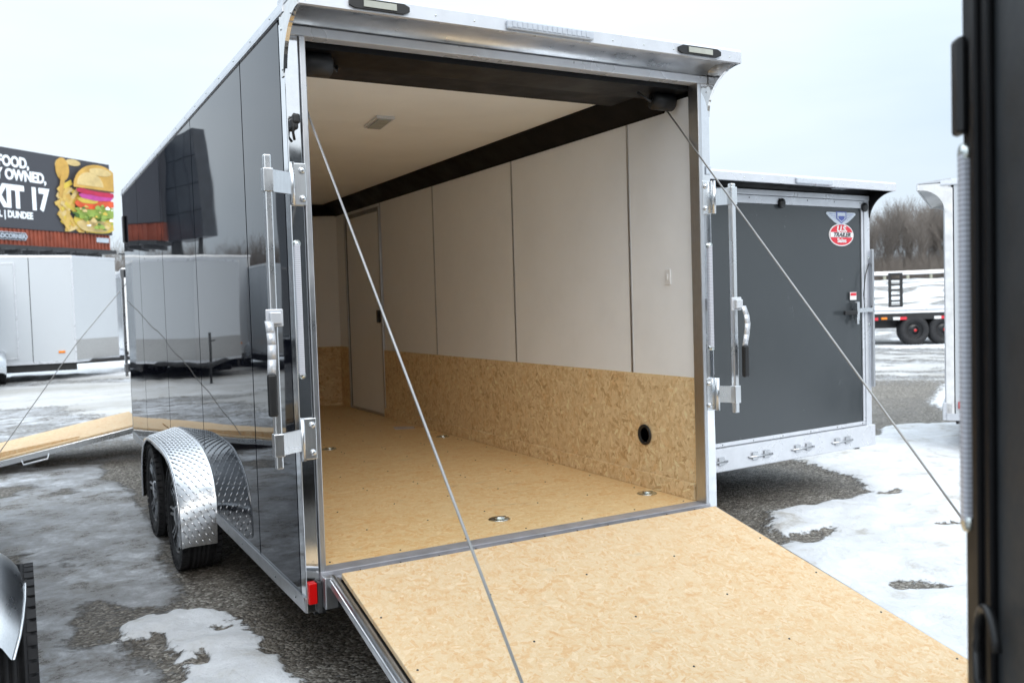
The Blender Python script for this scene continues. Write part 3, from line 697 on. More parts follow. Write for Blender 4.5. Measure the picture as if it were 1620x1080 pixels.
# small fittings
MB().bb(-.020, -.0005, 5.20, 5.29, 1.72, 1.95, .018).build('clearance_lamp', 'plastic', A)
MB().lathe([(.052, 0), (.052, -.006), (.040, -.008), (.036, .0)], (xi-.012, .455, .412), 'x', 28).build('vent', 'plastic', A)
sw = MB(); sw.bb(xi-.006, xi-.0005, .236, .276, 1.165, 1.24, .003); sw.bb(xi-.010, xi-.0065, .250, .262, 1.188, 1.216, .002); sw.build('wall_switch', 'white_paint', A)
for (x, y) in ((.961, .302), (1.80, .328), (.951, 2.72), (1.80, 2.724)):
    r = MB(); r.lathe([(.030, .0062), (.044, .004), (.050, 0), (.030, 0)], (x, y, .1457), 'z', 28, 0)
    r.lathe([(.028, 0), (.028, .002), (.012, .002)][::-1], (x, y, .1458), 'z', 20, 1)
    r.tube([(x-.022, y-.006, .153)]+[(x+.026*math.cos(t), y-.006+.020*math.sin(t), .155) for t in np.linspace(math.pi, 2*math.pi, 8)], .004, 6, 0)
    r.tube([(x-.026, y-.004, .153), (x+.026, y-.004, .153)], .005, 6, 0)
    r.build('tie_down_ring', ['zinc', 'steel'], A)
# lamps on the spoiler
def marker(parent, x0, x1, name, m0, m1):
    b = MB(); z0, z1 = H-.018, H+.016; c = (z0+z1)/2
    pts = [(x0, c-.008), (x0+.02, z0), (x1-.02, z0), (x1, c-.008), (x1, c+.008), (x1-.02, z1), (x0+.02, z1), (x0, c+.008)]
    b.prism(pts, -.226, -.2145, 'y', 0); b.prism([(x0+.05, z0+.006), (x1-.05, z0+.006), (x1-.05, z1-.006), (x0+.05, z1-.006)], -.230, -.2262, 'y', 1)
    return b.build(name, [m0, m1], parent)
marker(A, .17, .39, 'marker_lamp', 'plastic', 'lens_warm'); marker(A, 1.60, 1.83, 'marker_lamp', 'plastic', 'lens_warm')
b = MB(); b.bb(.78, 1.17, -.232, -.2145, H-.020, H+.018, .008, 0)
for x in np.arange(.80, 1.15, .022): b.bb(x, x+.016, -.2345, -.2325, H-.012, H+.010, .001, 1)
b.build('brake_lamp', ['lens', 'lens'], A)
# lock bars swung open on both posts
bl = lock_bar(A, -.098, -.085, .004, .552, 1.632, (1.545, .635), -1); lock_handle(bl, -.098, -.085, 1.075, -1)
br = lock_bar(A, W+.050, -.085, W-.004, .565, 1.612, (1.555, .650), 1); lock_handle(br, W+.050, -.085, 1.065, 1)
lk = MB(); lk.bb(.006, .034, -.034, -.003, 1.735, 1.775, .008); lk.bb(.012, .040, -.040, -.012, 1.755, 1.79, .008); lk.tube([(.02, -.03, 1.79), (.012, -.035, 1.72), (.02, -.02, 1.70)], .005, 8)
lk.build('door_catch', 'plastic', A)
MB().bb(W-.03, W-.002, -.010, -.0025, 1.66, 1.70, .004).build('reflector', 'silver_decal', A)
# ramp door
al = math.atan(.236); rl_ = 1.925
Rm = Matrix.Translation((0, -.072, .147)) @ Matrix.Rotation(al, 4, 'X')
rp = MB(); rp.bb(.112, W-.075, -rl_, 0, -.020, .0, .003, 0)
screws(rp, [(x_, y_, .0001) for x_ in (.14, .55, .96, 1.38, W-.11) for y_ in np.arange(-rl_+.05, -.02, .31)], (0, 0, 1), .0045, 1)
ramp = rp.build('ramp_door', ['osb_ramp', 'steel'], A, matrix=Rm)
fr = MB()
for x0, x1 in ((.070, .108), (W-.072, W-.045)):
    fr.bb(x0, x1, -rl_-.01, .02, -.050, -.022, .004, 0); fr.tube([((x0+x1)/2-.006, -rl_-.01, -.016), ((x0+x1)/2-.006, .01, -.016)], .010, 10, 0)
fr.box(.108, W-.075, -rl_+.01, -.01, -.045, -.021, 1); fr.bb(.07, W-.045, -rl_-.04, -rl_-.005, -.05, -.002, .006, 0)
fr.build('ramp_frame', ['alu', 'trim_black'], ramp)
for (xa, xb) in ((.088, .09), (W-.08, 1.80)):
    e = Rm @ Vector((xb, -rl_+.03, .01)); s_ = Vector((xa, .2, 1.985))
    c = MB(); c.tube([s_, s_.lerp(e, .5), e], .0040, 8)
    c.lathe([(.010, -.02), (.010, .03), (.004, .04)], e, 'z', 10); c.build('ramp_cable', 'cable', A)
tag(MB().prism([(1.66, 3.30), (1.80, 3.24), (1.84, 3.37), (1.70, 3.45)], .1462, .1475, 'z').build('paper_sheet', 'paper'), 'thin sheet of paper lying on the wooden trailer floor by the wall', 'paper')

# ------------------------------------------------------------------ closed ramp door for the other trailers
def closed_door(R, W, H, skin, fr, zb=.152, band=True, hinges=True, bars=True, y=-.0):
    d = MB(); d.box(.078, W-.078, y+.004, y+.05, zb, H-.072, 0)
    screws(d, [(x_, y-.008, H-.09) for x_ in np.arange(.2, W-.1, .28)]+[(x_, y-.006, zb+.012) for x_ in np.arange(.2, W-.1, .28)], (0, -1, 0), .005); o = d.build('ramp_door', skin, R)
    f = MB(); f.bb(.078, W-.078, y-.008, y+.003, H-.125, H-.073, .003); f.bb(.078, W-.078, y-.006, y+.003, zb-.0, zb+.025, .003)
    f.bb(.078, .10, y-.006, y+.003, zb+.026, H-.126, .003); f.bb(W-.10, W-.078, y-.006, y+.003, zb+.026, H-.126, .003); f.build('door_frame', fr, o)
    s = MB(); s.bb(.0, W, y-.03, y+.05, .0, zb-.004, .006); s.build('rear_sill', 'alu_white' if fr != 'trim_black' else 'trim_black', R)
    if hinges:
        for x in np.linspace(.38, W-.38, 4):
            h = MB(); h.tube([(x-.11, y-.036, .065), (x+.11, y-.036, .065)], .008, 8); h.bb(x-.08, x-.03, y-.042, y-.0305, .045, .095, .003); h.bb(x+.03, x+.08, y-.042, y-.0305, .045, .095, .003); h.build('ramp_hinge', 'alu', R)
    return o
# 2. grey trailer, right
GW, GH = 1.995, 1.815
G = trailer('enclosed_trailer', 'charcoal grey enclosed trailer with closed ramp door and round red and white sticker', (2.505, 1.064, 0), rad(3.56), W=GW, H=GH, skin='grey_skin', post='alu_white', rim_mat='alu_white', gus='trim_black', under='trim_black', frame='alu_white', strips=(True, True))
gd = closed_door(G, GW, GH, 'grey_skin', 'alu_white')
for x in (1.058, 1.923): MB().lathe([(.032, 0), (.032, -.012), (.018, -.022), (.008, -.022)], (x, -.008, 1.697), 'y', 20).build('bump_stop', 'plastic', G)
gb = MB(); gb.bb(1.215, 1.215+.0, 0, 0, 0, 0) if False else None
b = MB(); b.bb(.95, 1.30, -.232, -.2145, GH-.020, GH+.018, .008); b.build('brake_lamp', 'lens', G)
MB().bb(1.50, 1.62, -.15, -.06, GH-.014, GH-.004, .003).build('load_lamp', 'lens', G)
dg = MB(); cx, cz = 1.680, 1.680
cz = 1.652
Q = lambda L_: [(a_, cz+(b_-cz)*.74) for a_, b_ in L_]
wing = [(cx-.150, cz+.005), (cx-.16, cz-.01), (cx-.125, cz-.045), (cx-.075, cz-.085), (cx-.02, cz-.115), (cx, cz-.12), (cx+.02, cz-.115), (cx+.075, cz-.085), (cx+.125, cz-.045), (cx+.16, cz-.01), (cx+.150, cz+.005)]
dg.prism(Q(wing), -.0015, .0035, 'y', 0); sh = [(cx-.055, cz+.012), (cx-.055, cz-.055), (cx, cz-.10), (cx+.055, cz-.055), (cx+.055, cz+.012)]
dg.prism(Q(sh), -.003, -.0018, 'y', 1); dg.prism(Q([(cx+(p[0]-cx)*.8, cz-.035+(p[1]-cz+.035)*.8) for p in sh]), -.0042, -.0032, 'y', 0)
dg.prism(Q([(cx-.035, cz-.03), (cx+.035, cz-.03), (cx+.03, cz-.055), (cx, cz-.078), (cx-.03, cz-.055)]), -.0052, -.0044, 'y', 1)
for k in range(4): dg.box(cx-.13+.02*k, cx-.062, -.0022, -.0017, cz-.010-.012*k, cz-.0075-.012*k, 1); dg.box(cx+.062, cx+.13-.02*k, -.0022, -.0017, cz-.010-.012*k, cz-.0075-.012*k, 1)
dg.build('winged_badge', ['silver_decal', 'blue_ink'], G)
def ell(cx, cz, a, b, n=36, z0=None, z1=None):
    p = [(cx+a*math.cos(2*math.pi*t/n), cz+b*math.sin(2*math.pi*t/n)) for t in range(n)]
    return p
dv = MB(); ox, oz = 1.681, 1.500; dv.prism(ell(ox, oz, .132, .078), -.001, .0035, 'y', 0); dv.prism(ell(ox, oz, .124, .071), -.0022, -.0012, 'y', 1)
band = [(ox-.1205, oz-.017), (ox+.1205, oz-.017), (ox+.1205, oz+.018), (ox-.1205, oz+.018)]; dv.prism(band, -.0034, -.0024, 'y', 0)
st = dv.build('oval_sticker', ['white_paint', 'red_paint'], G)
FX = lambda x, z, y=-.0042: frame((x, y, z), (1, 0, 0), (0, 0, 1))
text('sticker_lettering', 'U.S.', .056, 'white_paint', st, FX(ox, oz+.023), bold=.002, sx=1.25, align='CENTER', shear=.2)
text('sticker_lettering', 'TRAILER', .040, 'ink', st, FX(ox, oz-.013), bold=.0012, sx=1.25, align='CENTER', shear=.3)
text('sticker_lettering', 'Sales', .042, 'white_paint', st, FX(ox, oz-.052), bold=.001, sx=1.2, align='CENTER')
# right hand bar lock of the grey trailer
gb_ = MB(); gb_.bb(GW-.030, GW-.006, -.040, -.016, .42, 1.40, .005); gbar = gb_.build('lock_bar', 'alu', G)
k = MB(); k.bb(1.80, GW-.01, -.040, -.030, .955, .985, .003); k.bb(1.785, 1.815, -.045, -.012, .90, 1.03, .004); k.bb(1.775, 1.80, -.05, -.03, .875, .92, .004); k.build('latch_plate', 'alu_light', gbar)
MB().bb(1.65, 1.79, -.048, -.028, .942, .972, .007).build('latch_handle', 'plastic', gbar)
lb = MB(); lb.bb(1.752, 1.822, -.012, -.009, 1.045, 1.10, .001, 0); lb.box(1.756, 1.818, -.0135, -.0122, 1.075, 1.095, 1); lb.build('warning_tag', ['white_paint', 'red_paint'], gbar)
cb = MB(); cb.tube([(1.955, -.02, 1.30), (1.90, -.03, 1.22), (1.87, -.035, 1.08), (1.885, -.03, .98), (1.93, -.03, .95), (1.985, -.03, 1.02)], .004, 6); cb.build('safety_cable', 'plastic', gbar)
gb2 = MB(); gb2.bb(.10, .165, -.030, -.008, 1.36, 1.72, .012); gb2.build('hinge_cover', 'plastic', G)

# 3. near black trailer at the right edge of the picture
F = trailer('enclosed_trailer', 'satin black trailer at the right edge, very near, only its rear corner in view', (.268, -2.398, 0), rad(-127.3), H=2.14, skin='dark_skin', post='trim_black', rim_mat='trim_black', gus='trim_black', under='trim_black', frame='trim_black', L=4.2, seams=(1.2, 2.4), wc=(1.7, 2.5), sz=(.785, 1.285))
fd = closed_door(F, 1.955, 2.14, 'dark_skin', 'trim_black')
hc = MB(); hc.bb(-.002, .03, -.017, -.003, 1.31, 1.44, .006); hc.build('hinge_cover', 'plastic', F)
lp = MB(); lp.tube([(.125+.035*math.cos(t)*1.0, -.020, .64+.06*math.sin(t)) for t in np.linspace(.3, 4.2, 16)]+[(.10, -.022, .60), (.085, -.018, .648)], .006, 8); lp.build('cable_loop', 'plastic', F)

# 4. white trailer behind at the right, tail to the left
E_ = trailer('enclosed_trailer', 'white enclosed trailer half hidden at the right with a red marker light', (7.595, 2.67, 0), rad(-147.3), W=1.98, H=1.96, skin='white_skin', post='white_paint', rim_mat='alu_white', gus='white_paint', under='white_paint', frame='alu_white', L=5.0, strips=(False, False))
closed_door(E_, 1.98, 1.96, 'white_skin', 'alu_white')
MB().bb(1.981, 1.996, .09, .15, .10, .16, .004).build('side_marker', 'red_lens', E_)

# 5. white trailer beyond the black one with lowered ramp
NW, NH = 1.30, 1.80
N_ = trailer('enclosed_trailer', 'white trailer hidden behind the black one, wooden ramp lowered to the left', (.22, 5.93+NW, 0), rad(-90), spoiler=False, W=NW, H=NH, skin='white_skin', post='alu_white', rim_mat='alu_white', gus='white_paint', under='white_paint', frame='alu_white', L=4.6, seams=(1.2, 2.4, 3.6), wc=(2.2, 3.0))
nfl = MB(); nfl.box(.05, NW-.05, .06, 4.5, .12, .1455); nfl.build('floor', 'osb_floor', N_)
NR = Matrix.Translation((0, -.072, .065)) @ Matrix.Rotation(math.atan(.178), 4, 'X')
nr_ = MB(); nr_.bb(.08, NW-.06, -1.93, 0, -.02, 0, .003); nro = nr_.build('ramp_door', 'osb_ramp', N_, matrix=NR)
nf = MB(); nf.bb(.07, .075+.03, -1.95, .02, -.06, -.022, .004); nf.bb(NW-.075, NW-.035, -1.95, .02, -.075, -.022, .004); nf.bb(.07, NW-.045, -1.97, -1.935, -.06, -.004, .005); nf.tube([(NW-.03, -1.05, -.06), (NW-.02, -1.05, -.105), (NW-.02, -.85, -.105), (NW-.03, -.83, -.06)], .008, 8); nf.build('ramp_frame', 'alu_light', nro)
nfp = MB(); nfp.prism([(-1.90, .002), (-.55, .002), (-.55, .012), (-1.90, .075)], NW-.6, NW-.12, 'x'); nfp.build('ramp_flap', 'osb_ramp', nro)
nb = lock_bar(N_, NW+.05, -.20, NW-.004, .52, 1.52, (1.48, .60), 1); lock_handle(nb, NW+.05, -.10, 1.10, 1)
nc = MB(); nc.tube([(NW-.06, .10, 1.70), (NW-.06, -.6, .85), (NW-.06, -1.30, -.14)], .004, 8); nc.build('ramp_cable', 'cable', N_)

# 6. trailer along the left edge, its unseen side silvered to bounce light
Lf = trailer('enclosed_trailer', 'left-edge trailer, skin silvered for bounce light, with smooth silver fender over its wheel', (-3.025, -.75, 0), 0, W=1.985, L=4.9, H=2.14, skin='silver_bounce_skin', post='trim_black', fstyle='smooth', wc=(.95,), wx=.180, single=True, seams=(.685, 1.905, 3.125, 4.345), frame='trim_black', rim_mat='trim_black', gus='trim_black', under='trim_black')
MB().bb(1.9865, 1.993, 4.0, 4.89, .06, 2.14, .002).build('added_dark_panel', 'black_skin', Lf)  # black sheet added to keep a dark reflection in the glossy wall
closed_door(Lf, 1.985, 2.14, 'silver_bounce_skin', 'trim_black')

# 7. white trailers across the lane
def cargo(label, loc, L, doory, H=2.22, wc=None, grp='white trailers parked across the lane', nose=.8, W=2.1, rz=0):
    R = trailer('cargo_trailer', label, loc, rz, W=W, L=L, H=H, skin='white_skin', post='white_paint', rim_mat='white_paint', gus='white_paint', under='white_paint', frame='alu_white', seams=tuple(np.arange(1.1, L-.3, 1.22)), wc=wc or (L*.42-.4, L*.42+.4), nose=nose, tongue=True, group=grp, spoiler=False, strips=(False, False), fstyle='smooth')
    d = MB(); d.bb(W+.001, W+.012, doory, doory+.95, .16, H-.14, .004); dd = d.build('side_door', 'white_skin', R)
    f = MB()
    for (a, b, c, e) in ((doory-.035, doory-.001, .13, H-.105), (doory+.951, doory+.985, .13, H-.105), (doory-.001, doory+.951, H-.139, H-.105), (doory-.001, doory+.951, .125, .159)): f.bb(W+.001, W+.017, a, b, c, e, .003)
    f.build('door_frame', 'alu_white', dd)
    h = MB(); h.bb(W+.013, W+.05, doory+.06, doory+.30, 1.08, 1.11, .008); h.bb(W+.013, W+.03, doory+.05, doory+.11, 1.04, 1.16, .006); h.build('door_latch', 'plastic', dd)
    for y in (L-.35, .25): MB().bb(W+.001, W+.02, y, y+.13, .22, .27, .006).build('side_marker', 'amber', R)
    closed_door(R, W, H, 'white_skin', 'alu_white', hinges=False)
    # corner line of the nose
    MB().bb(W-.01, W+.006, L-.03, L+.006, .06, H, .004).build('nose_corner', 'alu_white', R)
    return R
def cargo_at(label, x, y, rz, **k): return cargo(label, (x, y, k.pop('z', .08)), k.pop('L', 4.4), k.pop('doory', 2.4), rz=rz, **k)
cargo_at('white cargo trailer under the billboard with grey stone guard on its nose', -4.1, 18.5+2.1, rad(-90), L=4.38, doory=2.30, H=2.28, nose=.95)
cargo_at('white cargo trailer pointing its tongue this way, seen only mirrored in the black side', -1.25, 20.6, rad(180), L=4.2, doory=2.9, H=2.05, nose=.95)
cargo_at('white cargo trailer beyond the first one, rear just showing at its nose', 1.40, 19.6+2.1, rad(-90), H=2.05)
cargo_at('second white trailer pointing its tongue this way, farthest to the left', -4.05, 21.0, rad(180), L=4.2, doory=2.9, H=2.0, nose=.95)

# ------------------------------------------------------------------ billboard
BR = Vector((4.95, 60.3, 0)); bd = Vector((-.766, -.643, 0)); bw, z0, z1 = 15.2, 6.2, 10.75
# local frame: x to the right as seen by the viewer, y away, z up ; origin at left end
ang = math.atan2(.643, .766)
BB = empty('billboard', (BR.x+bd.x*bw, BR.y+bd.y*bw, 0), ang); tag(BB, 'billboard with burger picture and EXIT 17 lettering on a rusty red skirt', 'billboard')
def flat(name, col, rough=.6, emis=.0, noise=None):
    M = NT(name)
    c = M.noise(noise or 3, M.coord(), 5, .7).outputs['Fac']; cc = M.ramp(c, [(.35, tuple(x*.75 for x in col)), (.65, col)]) if noise else col
    M.set(Base_Color=cc, Roughness=rough)
    if emis: M.set(Emission_Color=cc, Emission_Strength=emis)
    MT[name] = M.m
EM = .05
flat('screen_dark', (.05, .052, .062), .5, EM); flat('screen_white', (.75, .80, .85), .5, .25)
flat('fries', (.62, .42, .11), .5, EM, 1.6); flat('bun', (.60, .36, .08), .5, EM, 1.2); flat('bun_light', (.66, .50, .22), .5, EM, 1.4); flat('onion', (.50, .06, .30), .5, EM, 3.0)
flat('tomato', (.70, .10, .03), .5, EM, 2.0); flat('lettuce', (.30, .42, .08), .5, EM, 2.2); flat('lettuce_dark', (.07, .16, .03), .5, EM, 2.0); flat('meat', (.12, .05, .03), .5, EM, 2.0); flat('beet', (.48, .02, .07), .5, EM, 2.0); flat('cheese', (.62, .46, .07), .5, EM, 1.5)
MB().box(0, bw, .0, .9, z0, z1, 0).build('screen_cabinet', 'screen_dark', BB)
def tagtext(s, x, z, size, bold=0.02, mat='screen_white', sx=1.0): return text('lettering', s, size, mat, BB, frame((x, -.03, z), (1, 0, 0), (0, 0, 1)), ext=.01, bold=bold, sx=sx, align='RIGHT')
ad = MB()
def blob(pts, mi, y, jit=0):
    ad.prism([(x, z) for x, z in pts], y-.02, y, 'y', mi)
def oval(cx, cz, a, b, t0=0, t1=360, n=28, wav=0, k=5):
    r = []
    for i in range(n+1):
        t = rad(t0+(t1-t0)*i/n); w = 1+wav*math.sin(k*t)
        r.append((min(bw-.03, cx+a*math.cos(t)*w), max(z0+.03, min(z1-.03, cz+b*math.sin(t)*w))))
    if t1-t0 >= 359: r = r[:-1]
    return r
bx = bw-1.55
for i in range(60):   # heap of fries, soft edged towards the left
    px = bw-4.0+abs(random.gauss(0, 1.0)); pz = 6.35+random.random()*2.75; a = random.choice([.5, .9, 1.4, 2.2, 2.6]); l_ = .35+.35*random.random(); w_ = .10+.05*random.random()
    dx, dz = math.cos(a)*l_, math.sin(a)*l_; ex, ez = -math.sin(a)*w_, math.cos(a)*w_
    cl = lambda x, z: (min(bw-.03, x), max(z0+.03, min(z1-.03, z)))
    blob([cl(px-dx+ex, pz-dz+ez), cl(px-dx-ex, pz-dz-ez), cl(px+dx-ex, pz+dz-ez), cl(px+dx+ex, pz+dz+ez)], (0, 6, 5, 0, 1)[i % 5], -.02-.0015*i)
blob(oval(bw-3.9, 10.2, .35, .40), 6, -.02); blob(oval(bw-3.75, 10.0, .5, .7), 1, -.045); blob(oval(bw-2.9, 10.5, .55, .2), 6, -.03)
bx = bw-1.40
blob(oval(bx, 6.95, 1.75, .72, wav=.02), 5, -.14); blob(oval(bx-.2, 6.72, 1.35, .42, wav=.05), 6, -.16); blob(oval(bx-.35, 7.35, 1.45, .33, wav=.14, k=9), 4, -.185); blob(oval(bx+.1, 7.62, 1.75, .42, wav=.1, k=11), 3, -.205)
blob(oval(bx-.9, 7.35, .55, .35, wav=.15, k=7), 3, -.215); blob(oval(bx-.75, 8.00, .95, .30, 0, 360, wav=.02), 2, -.235); blob(oval(bx+.85, 8.15, .95, .22, wav=.05), 2, -.245)
blob(oval(bx-.7, 8.25, .80, .20, wav=.03), 5, -.26); blob(oval(bx-.05, 8.52, 1.35, .24, wav=.05, k=7), 7, -.28); blob(oval(bx+.6, 8.72, 1.45, .15), 10, -.295); blob(oval(bx-.8, 8.82, .80, .20), 10, -.30); blob(oval(bx+.35, 8.98, 1.35, .12), 8, -.31)
blob(oval(bx+.15, 8.98, 1.98, 1.55, 0, 180), 1, -.33); blob(oval(bx-.55, 9.15, 1.05, .85, 0, 180), 6, -.35); blob(oval(bx+.3, 10.1, .9, .25), 6, -.36)
for i in range(46):
    px, pz = bx-1.5+random.random()*2.6, 6.5+random.random()*1.5; s_ = .04+.10*random.random()
    blob(oval(px, pz, s_*1.8, s_, n=8, wav=.2), random.choice([0, 6, 3, 4, 5, 9, 3]), -.37-.0015*i)
ad.build('burger_picture', ['fries', 'bun', 'tomato', 'lettuce', 'lettuce_dark', 'cheese', 'bun_light', 'onion', 'meat', 'screen_white', 'beet'], BB)
tagtext('GREAT FOOD,', bw-6.1, 9.72, .82, .034, sx=.82); tagtext('LOCALLY OWNED,', bw-4.95, 8.98, .82, .034, sx=.82)
tagtext('TAKE EXIT 17', bw-4.85, 7.42, 1.72, .085, sx=.78); tagtext('DR. | DUNDEE', bw-6.0, 6.80, .54, .018, sx=.78)
sk = MB(); sk.box(0, bw-.2, .1, .9, z0-1.0, z0-.01)
for i in range(int(bw/.28)): sk.box(.05+i*.28, .17+i*.28, .04, .101, z0-1.0, z0-.02)
rust = simple('rust_red_sheet', (.27, .065, .035), .6, var=.25, nscale=1.5); sk.build('skirt', rust, BB)
pl = MB(); c_ = [(x+bw-7.5, z+z0-.45) for x, z in [(-1.0, -.22), (.95, -.22), (1.1, 0), (.95, .22), (-1.0, .22), (-1.12, 0)]]
pl.prism(c_, .0, .03, 'y', 0); pl.prism([(bw-7.5+(a-bw+7.5)*.92, z0-.45+(b_-z0+.45)*.84) for a, b_ in c_], -.02, -.001, 'y', 1); po_ = pl.build('maker_plate', ['silver_decal', 'screen_dark'], BB)
text('lettering', 'ADCORNER', .34, 'silver_decal', po_, frame((bw-7.5, -.03, z0-.57), (1, 0, 0), (0, 0, 1)), ext=.004, bold=.012, align='CENTER')
MB().box(bw-1.3, bw-.3, .01, .04, z0-.5, z0-.2).build('number_plate', 'silver_decal', BB)
ct = MB(); ct.box(.2, bw-.4, -.7, 1.4, z0-1.25, z0-1.02)
for x in np.arange(.6, bw-.8, 1.15): ct.box(x, x+.12, -.9, 1.5, z0-1.5, z0-1.26)
for i in range(9): x = 1+i*1.7; ct.box(x, x+.9, -1.1, -1.0, z0-1.32, z0-1.22)
ct.lathe([(.55, 0), (.55, z0-1.3+.2)], (bw*.42, .5, -.25), 'z', 24, 0); ct.build('support_frame', 'steel', BB)
# second dark face of the wedge shaped billboard
B2 = empty('billboard', (BR.x+bd.x*bw-.35, BR.y+bd.y*bw+.2, 0), ang+rad(38)); tag(B2, 'dark unlit panel billboard left of the burger billboard, seen mirrored in the black trailer', 'billboard')
p = MB()
zb_, zt_ = z0-1.1, z0+4.7
def lean(x, z): return x*(1+.30*(zt_-z)/(zt_-zb_))
for i in range(3):
    for j in range(4):
        xa, xb = -3.6+i*1.2+.03, -2.4+i*1.2-.03; za, zc_ = zb_+j*1.45+.03, zb_+(j+1)*1.45-.03
        p.prism([(lean(xa, za), za), (lean(xb, za), za), (lean(xb, zc_), zc_), (lean(xa, zc_), zc_)], 0, .3, 'y')
p.prism([(lean(-3.6, zb_), zb_), (0, zb_), (0, zt_), (-3.6, zt_)], .05, .9, 'y')
p.build('panel', simple('dark_panels', (.035, .042, .052), .4, var=.3, nscale=1.5), B2)
q_ = MB(); 
for x in (-3.4, -.2): q_.box(x-.1, x+.1, .2, .5, -.3, z0-1.0)
q_.box(-3.5, -.1, .2, .5, z0-2.3, z0-2.1); q_.box(-3.5, -.1, .2, .5, 1.5, 1.7); q_.build('support_frame', 'steel', B2)

# ------------------------------------------------------------------ flatbed trailer far right
fdv = Vector((.873, -.487, 0)); FB = empty('flatbed_trailer', (16.6, 12.75, 0), math.atan2(-.487, .873))
tag(FB, 'black flatbed trailer with dual wheels and a snowy deck, upright ramp on top', 'trailer')
f = MB(); f.box(-1, 9, .0, 2.4, .36, .52); f.box(-1, 9, .3, 2.1, .15, .36); f.build('deck_frame', 'frame_black', FB)
f = MB(); f.bb(-1, 9, -.02, 2.42, .521, .555, .015); f.build('snow_cover', simple('deck_snow', (.85, .87, .9), .7, bump=.4), FB)
f = MB(); f.bb(-1, 9, .9, 2.3, .57, .66, .02); f.build('deck_plank', 'alu_white', FB)
def bigwheel(R, x, y, z, r=.375):
    w = MB(); w.lathe([(.20, .08), (.22, 0), (r-.05, -.01), (r-.008, .03), (r, .07), (r, .22), (r-.01, .26), (.22, .27)], (x, y, z), 'y', 40); o = w.build('wheel', 'rubber', R)
    MB().lathe([(.05, -.01), (.06, .02), (.10, .05), (.19, .10), (.215, .02), (.215, .09), (.05, .1)], (x, y, z), 'y', 30).build('rim', 'rim_black', o)
    MB().lathe([(.035, -.015), (.035, .01)], (x, y, z), 'y', 12).build('hub_cap', 'red_lens', o)
for x in (1.62, 2.36, 3.10): bigwheel(FB, x+.95, .0, GZ+.385)
for i, x in enumerate((1.30, 2.02, 3.05, 4.2)):
    m = MB()
    m.box(x, x+.17, -.012, -.001, .36, .43, 0); m.box(x+.171, x+.34, -.012, -.001, .36, .43, 1); m.build('reflective_tape', ['white_paint', 'red_paint'], FB)
MB().bb(1.72, 1.87, -.02, -.001, .375, .43, .01).build('side_marker', 'amber', FB)
lr = MB()
for x in (.45, .75): lr.box(x+1.9, x+1.96, 1.0, 1.06, .6, 1.55)
for z in np.arange(.66, 1.56, .14): lr.box(2.41, 2.65, .99, 1.05, z, z+.05)
lr.box(2.41, 2.65, 1.0, 1.05, 1.49, 1.55); lr.build('standing_ramp', 'frame_black', FB)
lr2 = MB(); lr2.tube([(.5, .8, .6), (.9, .8, .78), (1.25, .8, .78), (1.22, .8, .6)], .03, 6); lr2.tube([(.7, .8, .6), (1.0, .8, .78)], .02, 6); lr2.build('folded_stand', 'frame_black', FB)

# ------------------------------------------------------------------ guard rail on the snow bank
GR = empty('guard_rail', (47, 56.2, 0), math.atan2(-.487, .873)); tag(GR, 'steel guard rail on wooden posts along the snowy bank', 'fence')
def bank(x, y):
    bdv = max(0, x*.83+y*.56); az = float(ss(.5, .8, np.arctan2(x, max(y, .01)))); return GZ+az*(float(ss(34, 78, bdv))*2.15+float(ss(78, 100, bdv))*.9)
m4 = Matrix.Translation(GR.location) @ Matrix.Rotation(GR.rotation_euler[2], 4, 'Z')
rl = MB(); prev = None
for i in range(24):
    x = i*1.95-3; wp = m4 @ Vector((x, 0, 0)); g = bank(wp.x, wp.y)
    MB().bb(x-.10, x+.10, .05, .25, g-.2, g+.86, .02).build('post', simple('weathered_wood', (.33, .33, .26), .8) if i == 0 else MT['_post'], GR)
    if i == 0: MT['_post'] = bpy.data.materials['weathered_wood']
    if prev:
        for dz, dy in ((.50, 0), (.58, -.04), (.66, 0), (.74, -.04)):
            rl.add([(prev[0], dy, prev[1]+dz), (x, dy, g+dz), (x, -.04-dy, g+dz+.08), (prev[0], -.04-dy, prev[1]+dz+.08)], [(0, 1, 2, 3)])
            rl.add([(prev[0], dy+.01, prev[1]+dz), (x, dy+.01, g+dz), (x, -.03-dy, g+dz+.08), (prev[0], -.03-dy, prev[1]+dz+.08)], [(3, 2, 1, 0)])
    prev = (x, g)
rl.build('rail', 'alu', GR)

